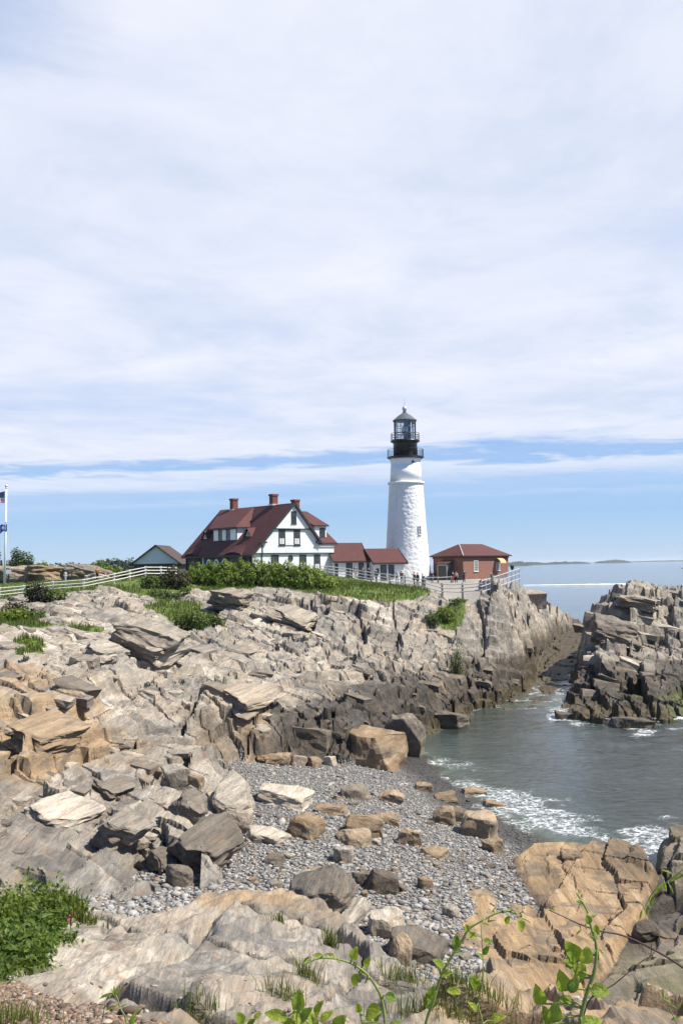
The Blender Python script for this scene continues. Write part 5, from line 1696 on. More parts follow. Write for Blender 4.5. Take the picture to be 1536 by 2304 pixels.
zf = P(13, 1105, Y=131)[2] - fz_
fl = empty('national_flag', (fp[0] + 0.02, fp[1] - 0.02, fz_ + zf), 0, 'red white and blue striped flag at the top of the white flagpole', 'flag')
W_, H_ = 2.6, 1.45
for k in range(13):
    flag_piece('stripe', red if k % 2 == 0 else white_c, fl, 0.4 if k < 7 else 0.0, 1.0, k / 13, (k + 1) / 13, W_, H_, 0.55)
flag_piece('canton', blue, fl, 0, 0.4, 0, 7 / 13, W_, H_, 0.55, 0, 8, 4)
st_ = MB()
for r_ in range(9):
    for c_ in range(6 if r_ % 2 == 0 else 5):
        cu = 0.4 * ((c_ * 2 + 1 + (r_ % 2)) / 12.0)
        cv = 7 / 13 * (r_ + 1) / 10.0
        ctr = Vector(cloth(cu, cv, W_, H_, 0.55)) + Vector((0, -0.015, 0))
        st_.poly([ctr + Vector((0.032 * (1 if q_ % 2 == 0 else 0.4) * math.sin(math.pi * q_ / 5), 0, 0.032 * (1 if q_ % 2 == 0 else 0.4) * math.cos(math.pi * q_ / 5))) for q_ in range(10)])
tag(st_.build('stars', white_c, fl), kind='stuff')
s0 = P(17, 1179, Y=131)
sf = empty('state_flag', (s0[0], s0[1] - 0.15, s0[2]), 0, 'smaller dark blue flag with pale crest hanging from the yardarm', 'flag')
flag_piece('field', navy, sf, 0, 1, 0, 1, 1.15, 0.95, 0.25, 0, 12, 6)
em = MB()
for dx, dz, w_, h_ in ((0, 0, 0.11, 0.13), (-0.12, -0.02, 0.035, 0.12), (0.12, -0.02, 0.035, 0.12), (0, 0.17, 0.06, 0.03), (0, -0.19, 0.13, 0.025)):
    ctr = Vector(cloth(0.5 - dx, 0.5, 1.15, 0.95, 0.25)) + Vector((0, -0.03, dz))
    em.poly([ctr + Vector((sx * w_, 0, sz * h_)) for sx, sz in ((-1, -0.6), (0, -1), (1, -0.6), (1, 1), (-1, 1))])
em.build('crest', white_c, sf)
# notice boards and short posts near the pole
sgn = P(20, 1290, Y=133)
sb = empty('notice_board', (sgn[0], sgn[1], float(ground(sgn[0], np.array(sgn[1])))), 0, 'small white notice board on a dark post beside the flagpole', 'sign')
MB().box(-0.05, 0.05, -0.05, 0.05, -0.3, 1.6).build('post', M['dark_trim'], sb)
MB().box(-0.35, 0.35, -0.09, -0.055, 1.25, 1.8).build('board', M['white_paint'], sb)
for k, px in enumerate((18, 21, 55)):
    q_ = P(px, 1307, Y=134)
    o = MB().bar((0, 0, -0.3), (0, 0, 1.0), 0.07, 0.06, 8).build('marker_post', M['dark_trim'], None, loc=(q_[0], q_[1], float(ground(q_[0], np.array(q_[1])))))
    tag(o, ('short dark green post directly beside the flagpole foot', 'second short dark post right of the flagpole', 'lone short dark post on the lawn between flagpole and white-flowered bush')[k], 'post', 'short dark posts on the lawn')


# ------------------------------------------------------------------ people
def skin_mesh(name, verts, edges, radii, mat, par, root=0, sub=1):
    me = bpy.data.meshes.new(name)
    me.from_pydata(verts, edges, [])
    o = link_mesh(name, me, mat, par)
    md = o.modifiers.new('skin', 'SKIN')
    md.use_smooth_shade = True
    for i, r_ in enumerate(radii):
        sv = me.skin_vertices[0].data[i]
        sv.radius = (r_, r_) if not isinstance(r_, tuple) else r_
        sv.use_root = (i == root)
    if sub:
        o.modifiers.new('sub', 'SUBSURF').levels = sub
        o.modifiers['sub'].render_levels = sub
    return o


cloth_mats = {}


def cm(col):
    if col not in cloth_mats:
        cloth_mats[col] = plain('cloth_%02d' % len(cloth_mats), col, 0.85, 0.12, 8)
    return cloth_mats[col]


skin_m = plain('skin', (0.42, 0.24, 0.17), 0.6, 0.06)


def person(p, hgt, face, shirt, legs, hair, label, group, arms='down', sit=False, hat=None, bare=False, bag=None):
    o = empty('person', (p[0], p[1], p[2]), R(face), label, 'person', group)
    o.scale = (hgt / 1.75,) * 3
    k = -0.42 if sit else 0.0
    st_ = 0.10
    if sit:
        leg = {s: [(s * 0.09, 0, 0.95 + k), (s * 0.11, -0.42, 0.95 + k), (s * 0.11, -0.44, 0.52 + k), (s * 0.11, -0.56, 0.47 + k)] for s in (-1, 1)}
    else:
        leg = {s: [(s * 0.09, 0, 0.93), (s * 0.10, -0.03 + s * 0.06, 0.50), (s * 0.11, 0.02 + s * st_, 0.08), (s * 0.12, -0.13 + s * st_, 0.04)] for s in (-1, 1)}
    if arms == 'down':
        arm = {s: [(s * 0.19, 0, 1.43 + k), (s * 0.25, 0.02, 1.14 + k), (s * 0.25, -0.08, 0.88 + k), (s * 0.25, -0.11, 0.80 + k)] for s in (-1, 1)}
    elif arms == 'camera':
        arm = {s: [(s * 0.19, 0, 1.43 + k), (s * 0.27, -0.10, 1.18 + k), (s * 0.10, -0.30, 1.45 + k), (s * 0.07, -0.33, 1.52 + k)] for s in (-1, 1)}
    else:
        arm = {s: [(s * 0.19, 0, 1.43 + k), (s * 0.27, -0.05, 1.16 + k), (s * 0.16, -0.28, 1.06 + k), (s * 0.10, -0.34, 1.05 + k)] for s in (-1, 1)}
    V = [(0, 0, 0.95 + k), (0, -0.01, 1.18 + k), (0, 0, 1.42 + k), (0, -0.01, 1.51 + k), (0, -0.02, 1.60 + k), (0, -0.025, 1.70 + k)]
    E = [(0, 1), (1, 2), (2, 3), (3, 4), (4, 5)]
    Rr = [(0.15, 0.10), (0.13, 0.09), (0.15, 0.09), 0.05, (0.075, 0.09), (0.07, 0.085)]
    for s in (-1, 1):
        n = len(V); V += leg[s]; Rr += [0.085, 0.058, 0.04, 0.035]
        E += [(0, n), (n, n + 1), (n + 1, n + 2), (n + 2, n + 3)]
        n = len(V); V += arm[s]; Rr += [0.055, 0.042, 0.032, 0.035]
        E += [(2, n), (n, n + 1), (n + 1, n + 2), (n + 2, n + 3)]
    skin_mesh('body', V, E, Rr, skin_m, o)
    # shirt
    V = [(0, 0, 0.92 + k), (0, -0.01, 1.18 + k), (0, 0, 1.42 + k), (0, 0, 1.47 + k)]
    E = [(0, 1), (1, 2), (2, 3)]
    Rr = [(0.175, 0.125), (0.155, 0.115), (0.17, 0.11), 0.075]
    for s in (-1, 1):
        n = len(V); V += arm[s][:2] if bare else [arm[s][0], arm[s][1], arm[s][2]]
        Rr += [0.072, 0.06] if bare else [0.072, 0.058, 0.045]
        E += [(2, n), (n, n + 1)] + ([] if bare else [(n + 1, n + 2)])
    skin_mesh('shirt', V, E, Rr, cm(shirt), o)
    V, E, Rr = [(0, 0, 0.95 + k)], [], [(0.165, 0.12)]
    for s in (-1, 1):
        n = len(V); V += leg[s][:2] if bare else leg[s][:3]
        Rr += [0.105, 0.078] if bare else [0.105, 0.075, 0.06]
        E += [(0, n), (n, n + 1)] + ([] if bare else [(n + 1, n + 2)])
    skin_mesh('trousers', V, E, Rr, cm(legs), o)
    for s in (-1, 1):
        f_ = leg[s][3]; a_ = leg[s][2]
        skin_mesh('shoe', [(a_[0], a_[1] + 0.03, a_[2] - 0.03), (f_[0], f_[1], f_[2])], [(0, 1)], [0.048, 0.042], cm((0.05, 0.045, 0.04)), o)
    skin_mesh('hair', [(0, 0.035, 1.58 + k), (0, 0.01, 1.71 + k), (0, -0.03, 1.755 + k)], [(0, 1), (1, 2)], [(0.07, 0.055), (0.082, 0.085), (0.06, 0.06)], cm(hair), o)
    if hat:
        MB().lathe([(0.15, 1.72 + k), (0.095, 1.725 + k), (0.09, 1.82 + k), (0.05, 1.85 + k)], 14).build('hat', cm(hat), o)
    return o


blk, wht, mar = (0.012, 0.012, 0.014), (0.62, 0.61, 0.60), (0.16, 0.02, 0.03)
jean, khaki, grey_ = (0.03, 0.045, 0.09), (0.30, 0.24, 0.16), (0.14, 0.14, 0.15)
hb, hg = (0.03, 0.018, 0.01), (0.30, 0.28, 0.26)
G1 = 'visitors on the forecourt by the lighthouse'
ppl = [
    (816, 1300, 17.5, 20, blk, jean, hb, 'person in black leaning at the fence, leftmost of the visitors', 'fold', None, False),
    (829, 1300, 18.5, -40, (0.06, 0.05, 0.06), blk, hb, 'person in dark grey standing right of the leftmost visitor at the fence', 'fold', None, False),
    (846, 1305, 19, 200, blk, blk, hb, 'person all in black in front of the annex door', 'down', None, False),
    (799, 1297, 17, 10, grey_, khaki, hb, 'person in grey half hidden behind the fence below the annex windows', 'down', None, False),
    (892, 1307, 19.5, 150, wht, grey_, hg, 'person in white shirt beside one in maroon with a pale hat', 'down', None, False),
    (903, 1308, 22, 170, mar, jean, hb, 'person in maroon jacket wearing a pale hat at the tower foot', 'fold', wht, False),
    (931, 1314, 22, 60, blk, blk, hb, 'person in black at the fence in front of the tower', 'fold', None, False),
    (939, 1314, 21.5, -60, (0.09, 0.05, 0.05), grey_, hb, 'person in brown close beside the one in black before the tower', 'down', None, False),
    (950, 1316, 19, 90, blk, jean, hb, 'person in black bending at the fence, rightmost before the tower', 'camera', None, False),
    (971, 1310, 24, 10, (0.10, 0.02, 0.03), blk, hb, 'person in dark red top and black trousers between tower and brick building', 'down', None, False),
    (1018, 1316, 25.5, 30, blk, (0.36, 0.05, 0.05), hb, 'person in black top and bright red shorts on the forecourt', 'down', None, True),
    (1025, 1316, 25, -20, (0.55, 0.40, 0.40), blk, hb, 'person in pale pink top walking beside the one in red shorts', 'down', None, False),
    (1043, 1312, 21, 90, (0.02, 0.09, 0.10), jean, hb, 'person in teal jacket alone by the brick corner', 'camera', None, False),
]
for px, py, hp, face, sh, lg_, hr, lab, arms, hat, bare in ppl:
    fx = [project((q_[0], q_[1], q_[2]))[0] for q_ in right_pts_]
    Yd = float(np.interp(px, fx, [q_[1] for q_ in right_pts_])) + (1.6 if px < 860 else 5.0)
    if px > 960: Yd = 134.0
    tall = 1.62 + 0.12 * random.Random(px).random()
    h = P(px, py - hp, Y=Yd)                     # top of the head
    h[2] -= tall
    g_ = float(ground(h[0], np.array(h[1])))
    h[2] = max(h[2], g_) if h[2] < g_ else (h[2] if h[2] - g_ < 0.05 else g_)
    person(h, tall, face, sh, lg_, hr, lab, G1, arms, False, hat, bare)
G2 = 'visitors sitting on the rock wall by the metal railing'
for k, (px, py, sh, lab) in enumerate(((1083, 1313, (0.05, 0.02, 0.03), 'seated person in dark purple, leftmost by the metal railing'), (1088, 1311, (0.10, 0.06, 0.06), 'seated person in brown, second by the metal railing'),
                                       (1097, 1307, blk, 'seated person in black, third by the metal railing'), (1105, 1305, grey_, 'seated person in grey with a pale hat, rightmost by the metal railing'))):
    q_ = P(px, py + 6, Y=115)
    gz_ = float(ground(q_[0], np.array(q_[1])))
    st = MB().box(-0.35, 0.35, -0.2, 0.3, -0.8, 0.42).build('stone_seat', M['concrete'], None, loc=(q_[0], q_[1], gz_))
    tag(st, ('leftmost stone seat by the metal railing', 'second stone seat by the metal railing', 'third stone seat by the metal railing', 'rightmost stone seat by the metal railing')[k], 'seat', 'stone seats by the metal railing')
    person((q_[0], q_[1], gz_), 1.7, -30 + 25 * k, sh, jean, hb, lab, G2, 'fold', True, wht if k == 3 else None)
G3 = 'visitors on the left lawn'
for px, py, hp, sh, lg_, lab, Yd in ((148, 1308, 17, (0.35, 0.36, 0.42), (0.35, 0.4, 0.38), 'person in pale clothes walking on the left lawn', 128), (219, 1306, 20, (0.30, 0.10, 0.04), blk, 'person in orange top on the left lawn behind the fence', 126),
                                 (238, 1307, 12, (0.5, 0.16, 0.2), (0.4, 0.15, 0.2), 'small child in pink beside the person in orange top', 126)):
    q_ = P(px, py, Y=Yd)
    person((q_[0], q_[1], float(ground(q_[0], np.array(q_[1])))), hp * Yd / FPX * (1.5 if hp > 15 else 1.5), 40, sh, lg_, hb, lab, G3)
# ------------------------------------------------------------------ plants
def leaf_mat(name, stops, trans=0.35, rough=0.55):
    m, T = new_mat(name)
    rd = T.attr('rnd')
    tc = T.node('ShaderNodeTexCoord').outputs['Object']
    f = T.math('ADD', T.math('MULTIPLY', rd, 0.65), T.math('MULTIPLY', T.noise(tc, 0.9, 4, 0.6), 0.35))
    col = T.ramp(f, stops)
    b = finish(T, col, rough, None, 0, 0, 0.3)
    t_ = T.node('ShaderNodeBsdfTranslucent')
    T.link(T.mix(1.0, col, (1.3, 1.35, 0.6), 'MULTIPLY'), t_.inputs[0])
    ms = T.node('ShaderNodeMixShader', inp={0: trans})
    T.link(b.outputs[0], ms.inputs[1]); T.link(t_.outputs[0], ms.inputs[2])
    T.link(ms.outputs[0], [n for n in T.n if n.type == 'OUTPUT_MATERIAL'][0].inputs[0])
    return m


M['leaf_bright'] = leaf_mat('bright_leaves', [(0.2, (0.05, 0.085, 0.009)), (0.5, (0.12, 0.175, 0.018)), (0.8, (0.22, 0.265, 0.04))])
M['leaf_mid'] = leaf_mat('mid_leaves', [(0.2, (0.025, 0.045, 0.008)), (0.5, (0.06, 0.095, 0.016)), (0.8, (0.13, 0.165, 0.035))])
M['leaf_dark'] = leaf_mat('dark_leaves', [(0.2, (0.016, 0.022, 0.008)), (0.5, (0.035, 0.045, 0.016)), (0.8, (0.075, 0.07, 0.028))])
M['leaf_brown'] = leaf_mat('brownish_leaves', [(0.2, (0.03, 0.022, 0.012)), (0.5, (0.06, 0.05, 0.02)), (0.8, (0.10, 0.105, 0.035))])
M['grass'] = leaf_mat('grass_blades', [(0.2, (0.04, 0.06, 0.012)), (0.45, (0.08, 0.12, 0.02)), (0.7, (0.14, 0.16, 0.04)), (0.9, (0.22, 0.18, 0.08))], 0.3)
M['grass_near'] = leaf_mat('near_grass', [(0.15, (0.05, 0.075, 0.015)), (0.45, (0.10, 0.13, 0.025)), (0.65, (0.17, 0.17, 0.045)), (0.85, (0.30, 0.24, 0.11))], 0.35)
M['bark'] = plain('bark', (0.10, 0.075, 0.05), 0.9, 0.25, 9, 0.02)
M['far_wood'] = leaf_mat('far_wood', [(0.2, (0.018, 0.035, 0.02)), (0.5, (0.035, 0.06, 0.03)), (0.8, (0.06, 0.085, 0.04))], 0.2)


def leaf_cards(ctr, nrm, size, rnd, r):
    """small folded leaves: n x (4 verts, 2 tris)"""
    n = len(ctr)
    nrm = nrm / np.linalg.norm(nrm, axis=1, keepdims=True)
    a = r.normal(size=(n, 3))
    t = np.cross(nrm, a); t /= np.linalg.norm(t, axis=1, keepdims=True) + 1e-9
    b = np.cross(nrm, t)
    s = size[:, None]
    V = np.stack([ctr - t * s, ctr + b * s * 0.55 + nrm * s * 0.15, ctr + t * s, ctr - b * s * 0.55 + nrm * s * 0.15], 1).reshape(-1, 3)
    base = (np.arange(n) * 4)[:, None]
    F_ = np.concatenate([base + [0, 1, 2], base + [0, 2, 3]], 0)
    return V, F_, np.repeat(rnd, 4)


def foliage(name, blobs, per_m3, size, mat, par, seed, nmax=14000):
    r = np.random.default_rng(seed)
    Cs, Ns, Rd = [], [], []
    for (c, rad) in blobs:
        c, rad = np.array(c, float), np.array(rad, float)
        n = int(min(nmax, per_m3 * 4.2 * (rad[0] * rad[1] + rad[1] * rad[2] + rad[0] * rad[2]) / 3))
        d = r.normal(size=(n, 3)); d /= np.linalg.norm(d, axis=1, keepdims=True)
        # lumpy outline
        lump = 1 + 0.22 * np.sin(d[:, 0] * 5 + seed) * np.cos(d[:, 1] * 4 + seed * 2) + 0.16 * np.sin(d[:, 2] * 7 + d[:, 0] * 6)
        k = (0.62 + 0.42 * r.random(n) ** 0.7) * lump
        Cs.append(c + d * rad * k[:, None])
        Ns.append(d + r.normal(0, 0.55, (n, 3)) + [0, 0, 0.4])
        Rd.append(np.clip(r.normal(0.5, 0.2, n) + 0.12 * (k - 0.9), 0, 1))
    C_, N_, D_ = np.concatenate(Cs), np.concatenate(Ns), np.concatenate(Rd)
    V, F_, A_ = leaf_cards(C_, N_, size * r.uniform(0.6, 1.4, len(C_)), D_, r)
    return link_mesh(name, np_mesh(name, V, F_, attrs={'rnd': A_}), mat, par)


def shrub(px, py, wpx, hpx, Y, mat, label, seed, name='shrub', cat='shrub', leaf=0.13, dens=90, nb=5, group=None, flowers=None, tall=False):
    """bush with its foot at the photo pixel"""
    h = P(px, py, Y=Y)
    h[2] = float(ground(h[0], np.array(h[1]))) if Y < 235 else h[2]
    top = P(px, py - hpx, Y=Y)[2]
    w, hh = wpx * Y / FPX, max(0.5, top - h[2])
    o = empty(name, tuple(h), 0, label, cat, group)
    r_ = random.Random(seed)
    blobs = []
    for k in range(nb):
        f = (k + 0.5) / nb - 0.5
        hz = hh * r_.uniform(0.55, 1.0) * (1 - 0.5 * abs(f))
        blobs.append(((f * w * 0.8, r_.uniform(-0.15, 0.15) * w, hz * 0.5), (max(0.45, w / nb * r_.uniform(0.75, 1.05)), max(0.5, w / nb * 0.95), hz * 0.52)))
    st_ = MB()
    for k in range(nb):
        c = blobs[k][0]
        st_.tube([(c[0] * 0.5, c[1], -0.3), (c[0] * 0.8, c[1], c[2] * 0.6), (c[0], c[1], c[2] * 1.4)], [0.07, 0.05, 0.02], 5)
    st_.build('stem', M['bark'], o)
    foliage('foliage', blobs, dens, leaf, M[mat], o, seed)
    if flowers:
        fr = np.random.default_rng(seed)
        C_ = np.concatenate([np.array(c) + (lambda d: d / np.linalg.norm(d, axis=1, keepdims=True))(fr.normal(size=(flowers, 3))) * np.array(rad) * 1.0 for c, rad in blobs])
        V, F_, A_ = leaf_cards(C_, C_ + 0.001, np.full(len(C_), 0.09), np.ones(len(C_)), fr)
        tag(link_mesh('blossom', np_mesh('blossom', V, F_, attrs={'rnd': A_}), M['white_paint'], o), kind='stuff')
    return o


# the long hedge under the house and the bushes round it
hp_ = [(445, 1312, 118, 40), (475, 1312, 117, 44), (505, 1312, 116, 46), (540, 1311, 116, 48), (575, 1312, 115, 50), (610, 1314, 114, 50), (645, 1316, 113, 50), (680, 1318, 112, 48), (706, 1320, 112, 40), (728, 1322, 112, 26)]
h0_ = P(580, 1312, Y=115)
hg_ = empty('hedge', (h0_[0], h0_[1], float(ground(h0_[0], np.array(h0_[1])))), 0, 'long bright green hedge in front of the keepers house', 'hedge')
blobs, st_ = [], MB()
for k, (px, py, Y, hp) in enumerate(hp_):
    q_ = P(px, py, Y=Y)
    gz_ = float(ground(q_[0], np.array(q_[1])))
    top = P(px, py - hp, Y=Y)[2]
    hh = top - gz_
    loc_ = np.array([q_[0], q_[1], gz_ + hh * 0.45]) - np.array(hg_.location)
    blobs.append((loc_, (1.3, 1.5, hh * 0.56)))
    blobs.append((loc_ + np.array([0.4, -1.3, -hh * 0.25]), (1.2, 1.2, hh * 0.4)))
    st_.tube([tuple(loc_ - np.array([0, 0, hh * 0.6])), tuple(loc_)], [0.08, 0.04], 5)
st_.build('stem', M['bark'], hg_)
foliage('foliage', blobs, 200, 0.15, M['leaf_bright'], hg_, 5)
S = shrub
S(390, 1314, 80, 46, 113, 'leaf_brown', 'dark brownish-green bush where the white fence meets the hedge', 21, dens=150)
S(345, 1318, 60, 30, 112, 'leaf_mid', 'green bush under the white fence left of the dark bush', 22, dens=120)
S(88, 1338, 66, 46, 104, 'leaf_dark', 'dark bush with white blossoms in front of the left fence', 23, flowers=9, dens=150)
S(130, 1345, 50, 24, 103, 'leaf_mid', 'low green bush right of the white-blossomed bush', 24)
S(430, 1400, 80, 50, 88, 'leaf_mid', 'round green bush growing in the rocks below the hedge', 25, dens=140)
S(480, 1395, 50, 22, 90, 'leaf_mid', 'low green bush right of the round one in the rocks', 26)
S(370, 1350, 70, 30, 104, 'leaf_mid', 'spreading green bush between rocks under the dark bush', 27)
S(420, 1345, 60, 28, 106, 'leaf_mid', 'spreading bush below the left end of the hedge', 28)
S(20, 1402, 90, 40, 86, 'leaf_bright', 'bright green bush in the hollow at the left edge', 29, dens=120)
S(75, 1395, 60, 34, 88, 'leaf_mid', 'green bush right of the bright one in the left hollow', 30)
S(35, 1375, 60, 30, 92, 'leaf_brown', 'brownish bush behind the bright one in the left hollow', 31)
S(58, 1480, 50, 26, 68, 'leaf_bright', 'small bright green bush in the rock hollow at left', 32, leaf=0.1)
S(525, 1366, 40, 14, 100, 'leaf_mid', 'small green tuft of bush beside the split block', 34)
S(740, 1318, 60, 12, 116, 'leaf_mid', 'low scrub at the right end of the hedge', 35)
S(1000, 1374, 40, 18, 102, 'leaf_bright', 'bright grassy clump in the cleft below the forecourt', 36, leaf=0.1, dens=160)
S(972, 1382, 28, 16, 101, 'leaf_mid', 'green clump below the bright one in the cleft', 37, leaf=0.1)
S(1030, 1360, 40, 14, 103.5, 'leaf_mid', 'green clump at the top of the cleft near the fence', 38, leaf=0.1)
S(1025, 1425, 26, 10, 92, 'leaf_mid', 'tiny green tuft on the pale ledge below the cleft', 39, leaf=0.08)
# bushes on the far left skyline
S(45, 1285, 66, 62, 165, 'leaf_mid', 'tall olive bush right of the flagpole on the skyline', 41, 'bush', leaf=0.2, dens=80)
S(0, 1280, 20, 40, 165, 'leaf_dark', 'dark bush at the left edge behind the flagpole', 42, 'bush', leaf=0.2)
S(95, 1280, 60, 30, 170, 'leaf_bright', 'light green bush on the skyline behind the left outcrop', 43, 'bush', leaf=0.2)
S(150, 1278, 60, 26, 172, 'leaf_mid', 'green bush on the skyline above the middle of the outcrop', 44, 'bush', leaf=0.2)
S(215, 1290, 80, 38, 160, 'leaf_bright', 'bright bush at the right end of the left outcrop', 45, 'bush', leaf=0.2)
S(245, 1298, 60, 30, 155, 'leaf_bright', 'bright bush between the outcrop and the small shed', 46, 'bush', leaf=0.2)
S(280, 1300, 40, 22, 150, 'leaf_mid', 'green bush left of the small shed', 47, 'bush', leaf=0.2)
# outcrop behind the left lawn
for k, (px, py, w_, h_, Y, lab) in enumerate(((35, 1306, 110, 34, 150, 'rounded grey outcrop behind the flagpole'), (110, 1306, 120, 34, 149, 'buff outcrop in the middle of the left skyline'), (180, 1306, 130, 40, 150, 'highest outcrop on the left skyline'), (215, 1308, 60, 20, 147, 'low end of the left skyline outcrop'))):
    B(px, py, w_, h_, lab, 'boulder_grey' if k != 1 else 'boulder_tan', 700 + k, 0.8, 0.3, (0, 6, 20 * k), 6, 'outcrop', 'rock_outcrop', None, 14, Y, 0.1, 0.1)

# grass on the lawn and the bank
def blades(name, xs, ys, zs, hgt, width, mat, label, seed, par=None, lean=0.35):
    r = np.random.default_rng(seed)
    n = len(xs)
    a = r.uniform(0, 2 * math.pi, n)
    ld = r.uniform(0, 2 * math.pi, n)
    lk = hgt * lean * r.random(n)
    dx, dy = np.cos(a) * width / 2, np.sin(a) * width / 2
    lx, ly = np.cos(ld) * lk, np.sin(ld) * lk
    b0 = np.stack([xs - dx, ys - dy, zs - 0.02], 1)
    b1 = np.stack([xs + dx, ys + dy, zs - 0.02], 1)
    m0 = np.stack([xs - dx * 0.7 + lx * 0.35, ys - dy * 0.7 + ly * 0.35, zs + hgt * 0.55], 1)
    m1 = np.stack([xs + dx * 0.7 + lx * 0.35, ys + dy * 0.7 + ly * 0.35, zs + hgt * 0.55], 1)
    tp = np.stack([xs + lx, ys + ly, zs + hgt], 1)
    V = np.stack([b0, b1, m1, m0, tp], 1).reshape(-1, 3)
    k = (np.arange(n) * 5)[:, None]
    F_ = np.concatenate([k + [0, 1, 2], k + [0, 2, 3], k + [3, 2, 4]], 0)
    rd = np.repeat(np.clip(r.normal(0.45, 0.2, n), 0, 1), 5)
    o = link_mesh(name, np_mesh(name, V, F_, attrs={'rnd': rd}), mat, par)
    return tag(o, label, None, None, 'stuff') if par is None else o


r = np.random.default_rng(17)
N = 150000
ys = 62 + 85 * r.random(N)
xs = (r.random(N) * 2 - 1) * (0.36 * ys)
keep = region_at(xs, ys) == 2
xs, ys = xs[keep], ys[keep]
clump = fbm(xs / 1.5, ys / 1.5, 301, 3)
keep = (clump > -0.16)
xs, ys, clump = xs[keep][:42000], ys[keep][:42000], clump[keep][:42000]
zs = ground(xs, ys)
bank = 1 - sstep(112, 122, ys)
hgt = (0.12 + 0.38 * bank * (0.6 + clump * 1.6)) * r.uniform(0.5, 1.3, len(xs))
blades('meadow_grass', xs, ys, zs, np.clip(hgt, 0.08, 0.8), 0.07, M['grass'], 'rough tufted grass on the lawn and bank', 18)

# ------------------------------------------------------------------ weeds at the cliff edge
r = np.random.default_rng(23)
N = 60000
ys = 5 + 7 * r.random(N)
xs = -6 + 6.5 * r.random(N)
keep = region_at(xs, ys) == 9
xs, ys = xs[keep][:9000], ys[keep][:9000]
zs = ground(xs, ys)
cl = fbm(xs / 0.6, ys / 0.6, 303, 3)
hgt = np.clip(0.13 + cl * 0.6, 0.03, 0.5) * r.uniform(0.4, 1.3, len(xs))
V1 = np.stack([xs, ys, zs + hgt * r.random(len(xs))], 1)
C_ = np.repeat(V1, 2, 0) + r.normal(0, 0.04, (len(V1) * 2, 3))
N_ = r.normal(0, 0.6, (len(C_), 3)) + [0, 0, 0.9]
V, F_, A_ = leaf_cards(C_, N_, 0.026 * r.uniform(0.5, 1.6, len(C_)), np.clip(r.normal(0.45, 0.22, len(C_)) + np.repeat(cl, 2) * 0.8, 0, 1), r)
M['weed_leaf'] = leaf_mat('weed_leaves', [(0.1, (0.025, 0.045, 0.008)), (0.4, (0.065, 0.11, 0.014)), (0.7, (0.13, 0.175, 0.025)), (0.95, (0.22, 0.19, 0.06))])
tag(link_mesh('weeds', np_mesh('weeds', V, F_, attrs={'rnd': A_}), M['weed_leaf']), 'low leafy weeds covering the cliff edge at lower left', None, None, 'stuff')
blades('grass', xs[:3000], ys[:3000], zs[:3000], hgt[:3000] * 0.9 + 0.03, 0.008, M['grass_near'], 'thin grass growing through the weeds at lower left', 24, lean=0.5)


def tuft(px, py, hpx, n, label, seed, Y=None, wide=0.10, mat='grass_near', name='grass_tuft', bw=0.006, spread=0.75):
    h = hit(px, py, 3.5) if Y is None else P(px, py, Y=Y)
    r = np.random.default_rng(seed)
    hh = hpx * h[1] / FPX
    o = empty(name, tuple(h), 0, label, 'grass tuft', 'grass tufts on the cliff slab')
    n = int(n * 1.7)
    xs, ys = r.normal(0, wide, n), r.normal(0, wide * 0.6, n)
    zs = ground(xs + h[0], ys + h[1]) - h[2]
    tag(blades('blades', xs, ys, zs, hh * r.uniform(0.3, 1.1, n), bw, M[mat], None, seed, o, spread), kind='stuff')
    return o


tuft(140, 2065, 70, 60, 'dark green sword-leaved clump standing above the weeds at lower left', 51, wide=0.09, bw=0.030, spread=0.7)
tuft(190, 2075, 30, 40, 'small sword-leaved clump at the right edge of the weeds', 52, wide=0.08, bw=0.018)
tuft(742, 2128, 50, 70, 'upright green grass tuft in a crack right of the slab centre', 53, wide=0.035)
tuft(690, 2200, 60, 60, 'grass tuft growing from the hollow in the slab', 54, wide=0.05)
tuft(636, 2245, 60, 60, 'dark grass tuft in front of the slab hollow', 55, wide=0.06)
tuft(625, 2072, 32, 40, 'dry straw tuft at the back of the slab', 56, wide=0.035)
tuft(905, 2205, 50, 110, 'long grass at the right shoulder of the slab', 57, wide=0.12)
tuft(990, 2230, 60, 160, 'brown grass along the right end of the slab, left half', 58, wide=0.16)
tuft(1060, 2240, 60, 150, 'brown grass along the right end of the slab, right half', 59, wide=0.16)
tuft(440, 2290, 50, 60, 'low grass tuft at the bottom edge left of centre', 60, wide=0.07)
tuft(20, 2300, 60, 160, 'green grass in the bottom left corner', 61, wide=0.15)
tuft(-10, 2190, 40, 90, 'grass at the left edge above the bare dirt', 62, wide=0.12)
# chips of stone on the dirt
r = np.random.default_rng(29)
N = 30000
ys = 4.4 + 2.8 * r.random(N); xs = -3.2 + 3.6 * r.random(N)
keep = (region_at(xs, ys) == 10) | ((region_at(xs, ys) == 8) & (r.random(N) < 0.02))
xs, ys = xs[keep][:5200], ys[keep][:5200]
M['chips'] = M['pebble'].copy(); M['chips'].name = 'rock_chips'
rmp = [n_ for n_ in M['chips'].node_tree.nodes if n_.type == 'VALTORGB'][0].color_ramp
for e, c_ in zip(rmp.elements, ((0.07, 0.045, 0.03), (0.15, 0.10, 0.07), (0.24, 0.17, 0.12), (0.36, 0.30, 0.24), (0.26, 0.15, 0.09), (0.20, 0.10, 0.06))):
    e.color = (*c_, 1)
pebble_field('rock_chips', xs, ys, ground(xs, ys), 0.012 * np.exp(r.normal(0, 0.5, len(xs))), M['chips'], 'brown chips of rock strewn on the bare dirt', 30, flat=0.35)
